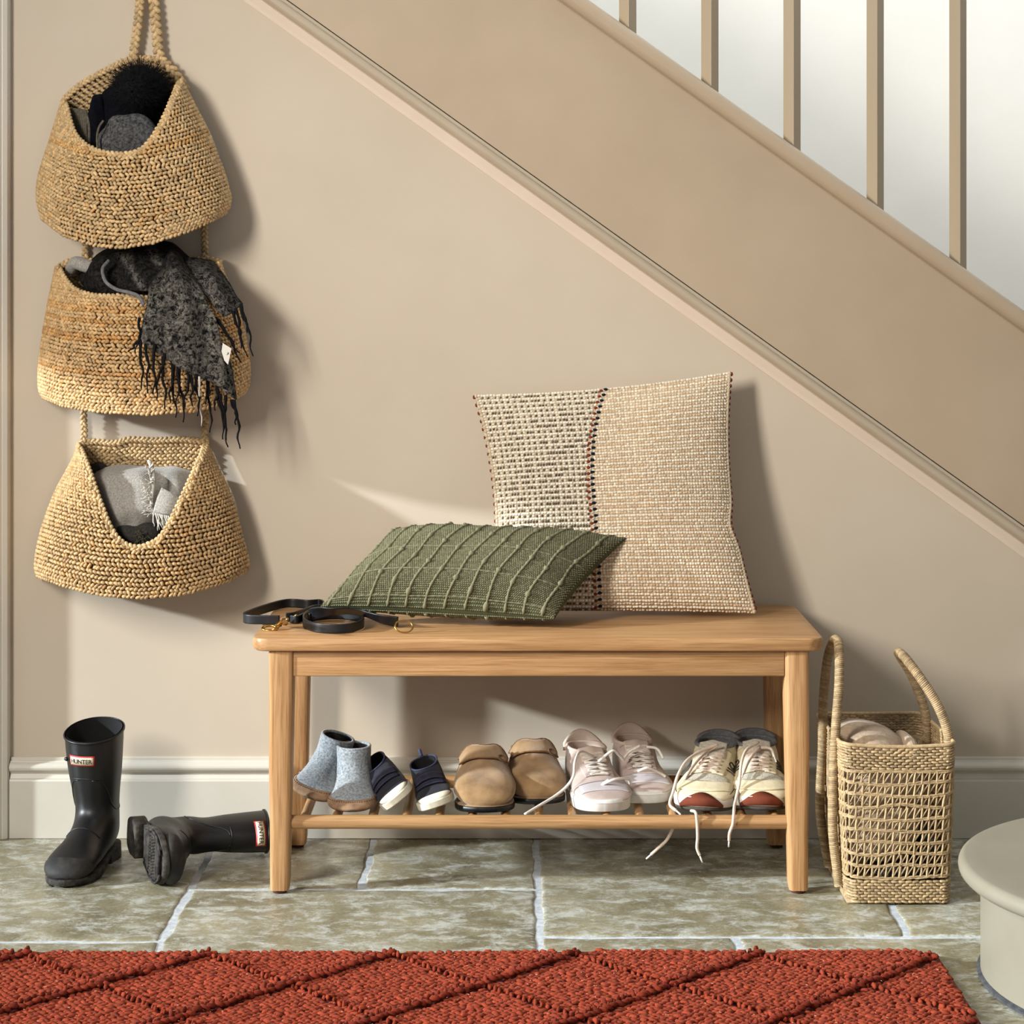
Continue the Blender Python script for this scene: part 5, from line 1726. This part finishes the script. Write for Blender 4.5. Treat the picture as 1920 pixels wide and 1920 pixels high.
def boot_label(r, bv, az, z_, wid=.052, hgt=.021):
    """printed maker's label wrapped round the front of the shaft; az = direction it faces (local)"""
    c0 = np.array([.058, 0, z_])
    def W_(a, h, lift):
        # a: metres along the surface, h: metres up
        ang = az + a / .058
        d = np.array([math.cos(ang), math.sin(ang), 0])
        p = np.array([.058, 0, z_ + h]) + d * .3
        return onto(bv, p, -d, lift)
    def sheet(name, w0, h0, lift, m):
        n = 12
        V = [W_(a, h, lift) for h in (-h0 / 2, h0 / 2) for a in np.linspace(-w0 / 2, w0 / 2, n)]
        o = obj(name, V, grid_faces(2, n), m, lab, local=True); solid(o, .0006, 0)
        return o
    lab = None
    n = 12
    V = [W_(a, h, .0010) for h in (-hgt / 2, hgt / 2) for a in np.linspace(-wid / 2, wid / 2, n)]
    lab = obj('maker_label', V, grid_faces(2, n), M_red, r, local=True, label='red-bordered cream label reading HUNTER'); solid(lab, .0008, 0)
    sheet('label_face', wid - .0055, hgt - .0055, .0017, M_cream)
    V = [W_(v[0] * wid * .80, v[1] * hgt * .42, .0026) for v in TXV]
    obj('lettering', V, TXF, M_ink, lab, local=True, smooth=False)

toe = Pz(115, 1654, .01)
a = math.radians(-90 - 9.5)
bl = (toe[0] - .25 * .93 * math.cos(a), toe[1] - .25 * .93 * math.sin(a), .0115)
b1, bv1 = wellie(bl, (0, math.radians(4.2), a), 'black wellington boot standing upright left of the bench')
boot_label(b1, bv1, math.radians(-5), .212)
buckle_o = obj('side_strap', *tube([onto(bv1, (.10 - .02 * k_, -.2, .21 - .006 * k_), (0, 1, 0), .002) for k_ in range(3)], .004, 6), M_rubber, b1, local=True)
# lying boot: shaft to the right, sole towards the camera's left
import mathutils
xax = Vector((.36, -.93, -.03)).normalized()             # heel -> toe
zax = Vector((.94, .30, -.035)); zax = (zax - xax * zax.dot(xax)).normalized()  # up the shaft
yax = zax.cross(xax).normalized()
Rm = Matrix((xax, yax, zax)).transposed()
hp = P(250, 1600, -.165)
b2, bv2 = wellie((hp[0], hp[1], .0525), Rm.to_euler(), 'black wellington boot lying on its side, sole showing, partly behind the bench leg', squash=.68)
boot_label(b2, bv2, math.radians(-14), .232)

# ================================================================== DOG LEAD
def bp_(x, y, z=.4505):
    return Pz(440 + x / 3.4286, 960 + y / 3.4286, z)
def ribbon(path, width, thick, up=(0, 0, 1), lift=0, n=8, twist=None):
    p = smooth_path(path, n)
    t, nrm, bn_ = frames(p, up=up)
    V = []
    for i in range(len(p)):
        u_ = nrm[i]; s_ = bn_[i]
        if twist is not None:
            a = np.interp(i / (len(p) - 1), np.linspace(0, 1, len(twist)), twist)
            u_, s_ = u_ * math.cos(a) + s_ * math.sin(a), s_ * math.cos(a) - u_ * math.sin(a)
        for (h, k_) in ((0, -1), (0, 1), (.12, 1.0), (.88, 1.0), (1, 1), (1, -1), (.88, -1), (.12, -1)):
            V.append(p[i] + u_ * width * h + s_ * thick * .5 * k_)
    Fc = [tuple(f) for f in grid_faces(len(p), 8, wrap=True)[:, ::-1]]
    Fc += [tuple(range(8)), tuple(range((len(p) - 1) * 8, len(p) * 8))[::-1]]
    return V, Fc
lead = thing('dog_lead', bp_(500, 720), 'black leather dog lead with brass clip coiled on the left end of the bench', 'dog lead')
def bpath(pts, z=.4515): return [bp_(x, y, z if len(q) < 3 else q[2]) for q in pts for (x, y) in (q[:2],)]
o = obj('strap', *ribbon(bpath([(290, 722), (200, 722), (110, 720), (62, 712), (75, 695), (180, 655), (330, 615), (470, 620), (545, 616), (572, 630), (560, 650), (510, 655), (440, 680), (370, 702), (330, 706)]), .0165, .0026), M_leather, lead)
o = obj('strap', *ribbon(bpath([(470, 690), (445, 712), (450, 745), (520, 772), (630, 780), (740, 775), (815, 752), (828, 725), (790, 705), (700, 690), (610, 690), (520, 700), (480, 712)]), .0165, .0026), M_leather, lead)
o = obj('strap', *ribbon(bpath([(500, 705, .453), (560, 680, .462), (640, 660, .470), (740, 655, .470), (850, 675, .465), (950, 715, .458), (1050, 738, .4525)]), .024, .0026, twist=(0.0, .5, .9, 1.0, .9, .7, .6)), M_leather, lead)
o = obj('keeper', *ribbon(bpath([(360, 712), (400, 716), (440, 700), (480, 690)]), .014, .004), M_leather, lead)
obj('end_ring', *torus(bp_(1088, 735, .4625), .0125, .0013, (.25, -.75, .62), 30, 8, sx=1.3), M_brass, lead)
for (x, y) in ((395, 665), (482, 655)):
    c = bp_(x, y + 40, .4515) + np.array([0, -.003, .011])
    obj('rivet', *ellipsoid(c, .0032, .0018, .0032, 10, 6), M_brass, lead)
c = bp_(228, 752, .4530)
clip = obj('brass_clip', *torus(c + np.array([0, 0, .0015]), .0085, .0022, (0, -.35, .9), 28, 8, sx=1.5), M_brass, lead)
obj('clip_stem', *tube(smooth_path([bp_(262, 735, .456), bp_(290, 715, .460), bp_(318, 700, .463), bp_(330, 690, .468)], 5), [.0034] * 5 + [.0045] * 5 + [.0052] * 3 + [.0035] * 3, 10), M_brass, clip)
obj('clip_swivel', *tube(smooth_path([bp_(318, 712, .4585), bp_(322, 700, .468), bp_(326, 695, .478), bp_(340, 690, .484)], 5), [.0055] * 6 + [.0045] * 5 + [.0028] * 5, 10), M_brass, clip)
obj('clip_gate', *tube([bp_(240, 760, .455), bp_(300, 728, .462)], .0022, 8), M_brass, clip)
obj('swivel_ring', *torus(bp_(322, 706, .463), .0062, .0016, (.8, -.3, .5), 20, 6), M_brass, clip)

# ================================================================== SEAGRASS TOTE
tote = thing('seagrass_basket', (.665, -.30, 0), 'open-weave rectangular seagrass tote basket right of the bench', 'basket')
GR = lin((196, 168, 126))
def wallpt(s, h):
    """s in 0..4 round the rectangle (front, right, back, left), h height in metres"""
    s = np.asarray(s, float) % 4; h = np.asarray(h, float)
    f = np.clip(h / .272, 0, 1.1)
    xl = .581 - .012 * f; xr = .757 + .010 * f
    yf = -.452; yb = -.165 + .018 * f
    s_, u = np.floor(s), s - np.floor(s)
    X = np.select([s_ == 0, s_ == 1, s_ == 2, s_ == 3], [xl + (xr - xl) * u, xr, xr - (xr - xl) * u, xl])
    Yq = np.select([s_ == 0, s_ == 1, s_ == 2, s_ == 3], [yf + 0 * u, yf + (yb - yf) * u, yb + 0 * u, yb - (yb - yf) * u])
    # round the corners and let the sides belly
    e = .09
    cpull = np.clip((e - np.minimum(u, 1 - u)) / e, 0, 1) ** 2 * .010
    cx_, cy_ = (xl + xr) / 2, (yf + yb) / 2
    vx, vy = X - cx_, Yq - cy_
    belly = .006 * np.sin(np.pi * np.clip(u, 0, 1)) * np.sin(np.pi * np.clip(f, 0, 1))
    nx = np.select([s_ == 0, s_ == 1, s_ == 2, s_ == 3], [0 * u, 1 + 0 * u, 0 * u, -1 + 0 * u])
    ny = np.select([s_ == 0, s_ == 1, s_ == 2, s_ == 3], [-1 + 0 * u, 0 * u, 1 + 0 * u, 0 * u])
    L = np.sqrt(vx ** 2 + vy ** 2)
    X = X - vx / L * cpull + nx * belly; Yq = Yq - vy / L * cpull + ny * belly
    Z = h + .005 * np.sin(s * math.pi / 2 * 1 + .8) * f
    Z = Z - .006 * np.sin(np.pi * u) * f * (s_ == 0)
    return np.stack([X, Yq, Z], -1)
def dense(h0, h1, rows):
    parts = []
    for r_ in range(rows):
        h = h0 + (h1 - h0) * (r_ + .5) / rows
        for side, ln_ in ((0, .19), (1, .29), (2, .19), (3, .29)):
            m_ = int(ln_ / .0125)
            s = side + (np.arange(m_) + .5 * (r_ % 2) + .25) / m_
            p, du, dv, n_ = surf_frames(lambda a, b: wallpt(a, b), s, np.full(m_, h), 2e-3, 1e-3)
            cen = np.array([.665, -.31, 0]); out = np.sign(((p - cen) * n_ * np.array([1, 1, 0])).sum(1)); out[out == 0] = 1
            n_ = n_ * out[:, None]
            an = rng.normal(0, .10, m_)
            A = du * np.cos(an)[:, None] + dv * np.sin(an)[:, None]; B = np.cross(n_, A)
            hh = (h1 - h0) / rows * .5
            V, Fc, per = stitches(p, A, B, n_, .0083, hh * 1.2, .0030)
            parts.append((V, Fc, np.repeat(GR * rng.uniform(.62, 1.12, (m_, 1)), per, 0)))
    return parts
V, Fc, c = join_st(dense(.002, .042, 8))
obj('lower_woven_band', V, Fc, M_sea, tote, cols=c, kind='stuff')
V, Fc, c = join_st(dense(.232, .270, 8))
obj('upper_woven_band', V, Fc, M_sea, tote, cols=c, kind='stuff')
mb = MB()
sper = np.linspace(0, 4, 161)
mb.add(*tube(wallpt(sper % 4, np.full(161, .2725)), .0035, 6, cap=False), GR)
mb.build('rim', M_sea, tote, cols=True)
V, Fc = box(.578, .753, -.448, -.17, .001, .005)
obj('base_panel', V, Fc, M_sea, tote, cols=np.tile(GR * .8, (8, 1)))
nrow = 9
hs_ = np.linspace(.047, .229, nrow + 1)
mb = MB()
for j, h in enumerate(hs_):
    ph = rng.uniform(0, 6)
    for q in (-1, 1):
        hh = h + q * .0012 + .0018 * np.sin(sper * 6 + ph) + (.0045 * np.exp(-((sper - .55) / .3) ** 2) * np.sin((sper - .25) * 7) if j in (1, 2, 6) else 0)
        pp = wallpt(sper % 4, hh)
        out = np.stack([np.sign(pp[:, 0] - .665) * 0, 0 * pp[:, 0], 0 * pp[:, 0]], -1)
        mb.add(*tube(pp + rng.normal(0, .0004, pp.shape), .0021 + .0004 * np.sin(np.arange(161) * 2.2 + q), 5, cap=False), GR * rng.uniform(.8, 1.08))
mb.build('horizontal_strands', M_sea, tote, cols=True, kind='stuff')
mb = MB()
for side, cnt in ((0, 15), (1, 22), (2, 15), (3, 22)):
    for i in range(cnt):
        u = (i + .5) / cnt
        for j in range(nrow):
            h0, h1 = hs_[j], hs_[j + 1]
            j_ = rng.normal(0, .003 * 15 / cnt, 2)
            lean = .10 / cnt
            a = wallpt(side + np.clip(u - lean + j_[0], .01, .99), h0); b_ = wallpt(side + np.clip(u + lean + j_[1], .01, .99), h1)
            mb.add(*tube([a, (a + b_) / 2 + rng.normal(0, .0006, 3), b_], .0021 * rng.uniform(.85, 1.15), 5, cap=False), GR * rng.uniform(.75, 1.12))
            a2 = wallpt(side + np.clip(u - lean + j_[0], .01, .99), h0 + .001); b2_ = wallpt(side + np.clip(u + 1.0 / cnt - lean + j_[1] * .5, .01, .99), h1)
            mb.add(*tube([a2, b2_], .0014 * rng.uniform(.8, 1.2), 4, cap=False), GR * rng.uniform(.75, 1.12))
mb.build('upright_strands', M_sea, tote, cols=True, kind='stuff')
def wrapped(name, pts, r=.0085):
    p = smooth_path(pts, 10)
    seg_ = np.linalg.norm(np.diff(p, axis=0), axis=1); L = np.concatenate([[0], np.cumsum(seg_)])
    n = int(L[-1] / .0032); s = np.linspace(0, L[-1], n)
    q = np.stack([np.interp(s, L, p[:, i]) for i in range(3)], -1)
    t, a, b = frames(q)
    V, Fc = [], []
    th = np.linspace(0, 2 * np.pi, 10, endpoint=False)
    mbb = MB()
    for i in range(n):
        sl = t[i] * .0014
        ring = []
        for k_, (off_, rr_) in enumerate(((-.0018, .86), (-.0008, 1.0), (.0008, 1.0), (.0018, .86))):
            for x in th:
                ring.append(q[i] + t[i] * (off_ + .0016 * math.cos(x + 1)) + r * rr_ * (a[i] * math.cos(x) + b[i] * math.sin(x)))
        mbb.add(ring, [tuple(f) for f in grid_faces(4, 10, wrap=True)], GR * rng.uniform(.55, 1.0))
    return mbb.build(name, M_sea, tote, cols=True)
wrapped('handle', [(.572, -.402, .02), (.560, -.408, .12), (.563, -.402, .235), (.567, -.400, .30), (.573, -.394, .365), (.576, -.380, .415), (.577, -.355, .437), (.574, -.325, .432), (.567, -.302, .395), (.561, -.292, .32), (.560, -.288, .235), (.556, -.288, .12), (.572, -.288, .02)], .0088)
wrapped('handle', [(.757, -.412, .20), (.763, -.412, .245), (.760, -.408, .290), (.744, -.398, .335), (.720, -.380, .375), (.700, -.350, .404), (.694, -.315, .410), (.702, -.275, .398), (.730, -.245, .355), (.754, -.235, .295), (.760, -.232, .245), (.755, -.232, .20)], .0088)

# contents of the tote
bk_ = thing('knitted_blanket', (.665, -.31, .02), 'folded beige ribbed knitted blanket inside the seagrass tote', 'blanket')
def fold_lump(name, c, rx, ry, rz, m, parent, ribs=34, rib_amp=.03, seed=1, tilt=0, pw=3.0):
    n, mm_ = 96, 30
    V = []
    r = np.random.default_rng(seed); ph = r.uniform(0, 6, 5)
    for i in range(mm_ + 1):
        phi = math.pi * i / mm_
        for j in range(n):
            th = 2 * math.pi * j / n
            sx1 = np.sign(math.cos(th)) * abs(math.cos(th)) ** (2 / pw); sy1 = np.sign(math.sin(th)) * abs(math.sin(th)) ** (2 / pw)
            k_ = math.sin(phi) ** (2 / pw) if math.sin(phi) > 0 else 0
            kz = np.sign(math.cos(phi)) * abs(math.cos(phi)) ** (2 / pw)
            x, y, z_ = sx1 * k_, sy1 * k_, kz
            d = 1 + .05 * math.sin(3 * x + ph[0]) * math.cos(2 * z_ + ph[1]) + .03 * math.sin(5 * y + ph[2])
            rb = 1 + rib_amp * .25 * math.sin(ribs * math.atan2(z_, x))
            p = np.array([x * rx, y * ry, z_ * rz]) * d * rb
            ct, st_ = math.cos(tilt), math.sin(tilt)
            V.append((c[0] + p[0] * ct - p[2] * st_, c[1] + p[1], c[2] + p[0] * st_ + p[2] * ct))
    return obj(name, V, [tuple(f) for f in grid_faces(mm_ + 1, n, wrap=True)], m, parent)
fold_lump('lower_fold', (.652, -.315, .115), .066, .105, .060, M_blanket, bk_, seed=2)
fold_lump('middle_fold', (.655, -.312, .185), .070, .108, .034, M_blanket, bk_, seed=4, tilt=-.08)
fold_lump('upper_fold', (.640, -.305, .248), .062, .105, .034, M_blanket, bk_, ribs=60, seed=6, tilt=-.30, pw=2.3)
fold_lump('side_fold', (.706, -.325, .238), .017, .085, .028, M_blanket, bk_, ribs=20, seed=9, pw=2.2)
dk_ = thing('dark_scarf', (.7, -.31, .01), 'charcoal knitted scarf at the bottom of the seagrass tote', 'scarf')
fold_lump('roll', (.690, -.315, .034), .055, .112, .024, M_dark_wool, dk_, seed=12)
fold_lump('roll', (.731, -.315, .082), .016, .10, .026, M_dark_wool, dk_, seed=13)
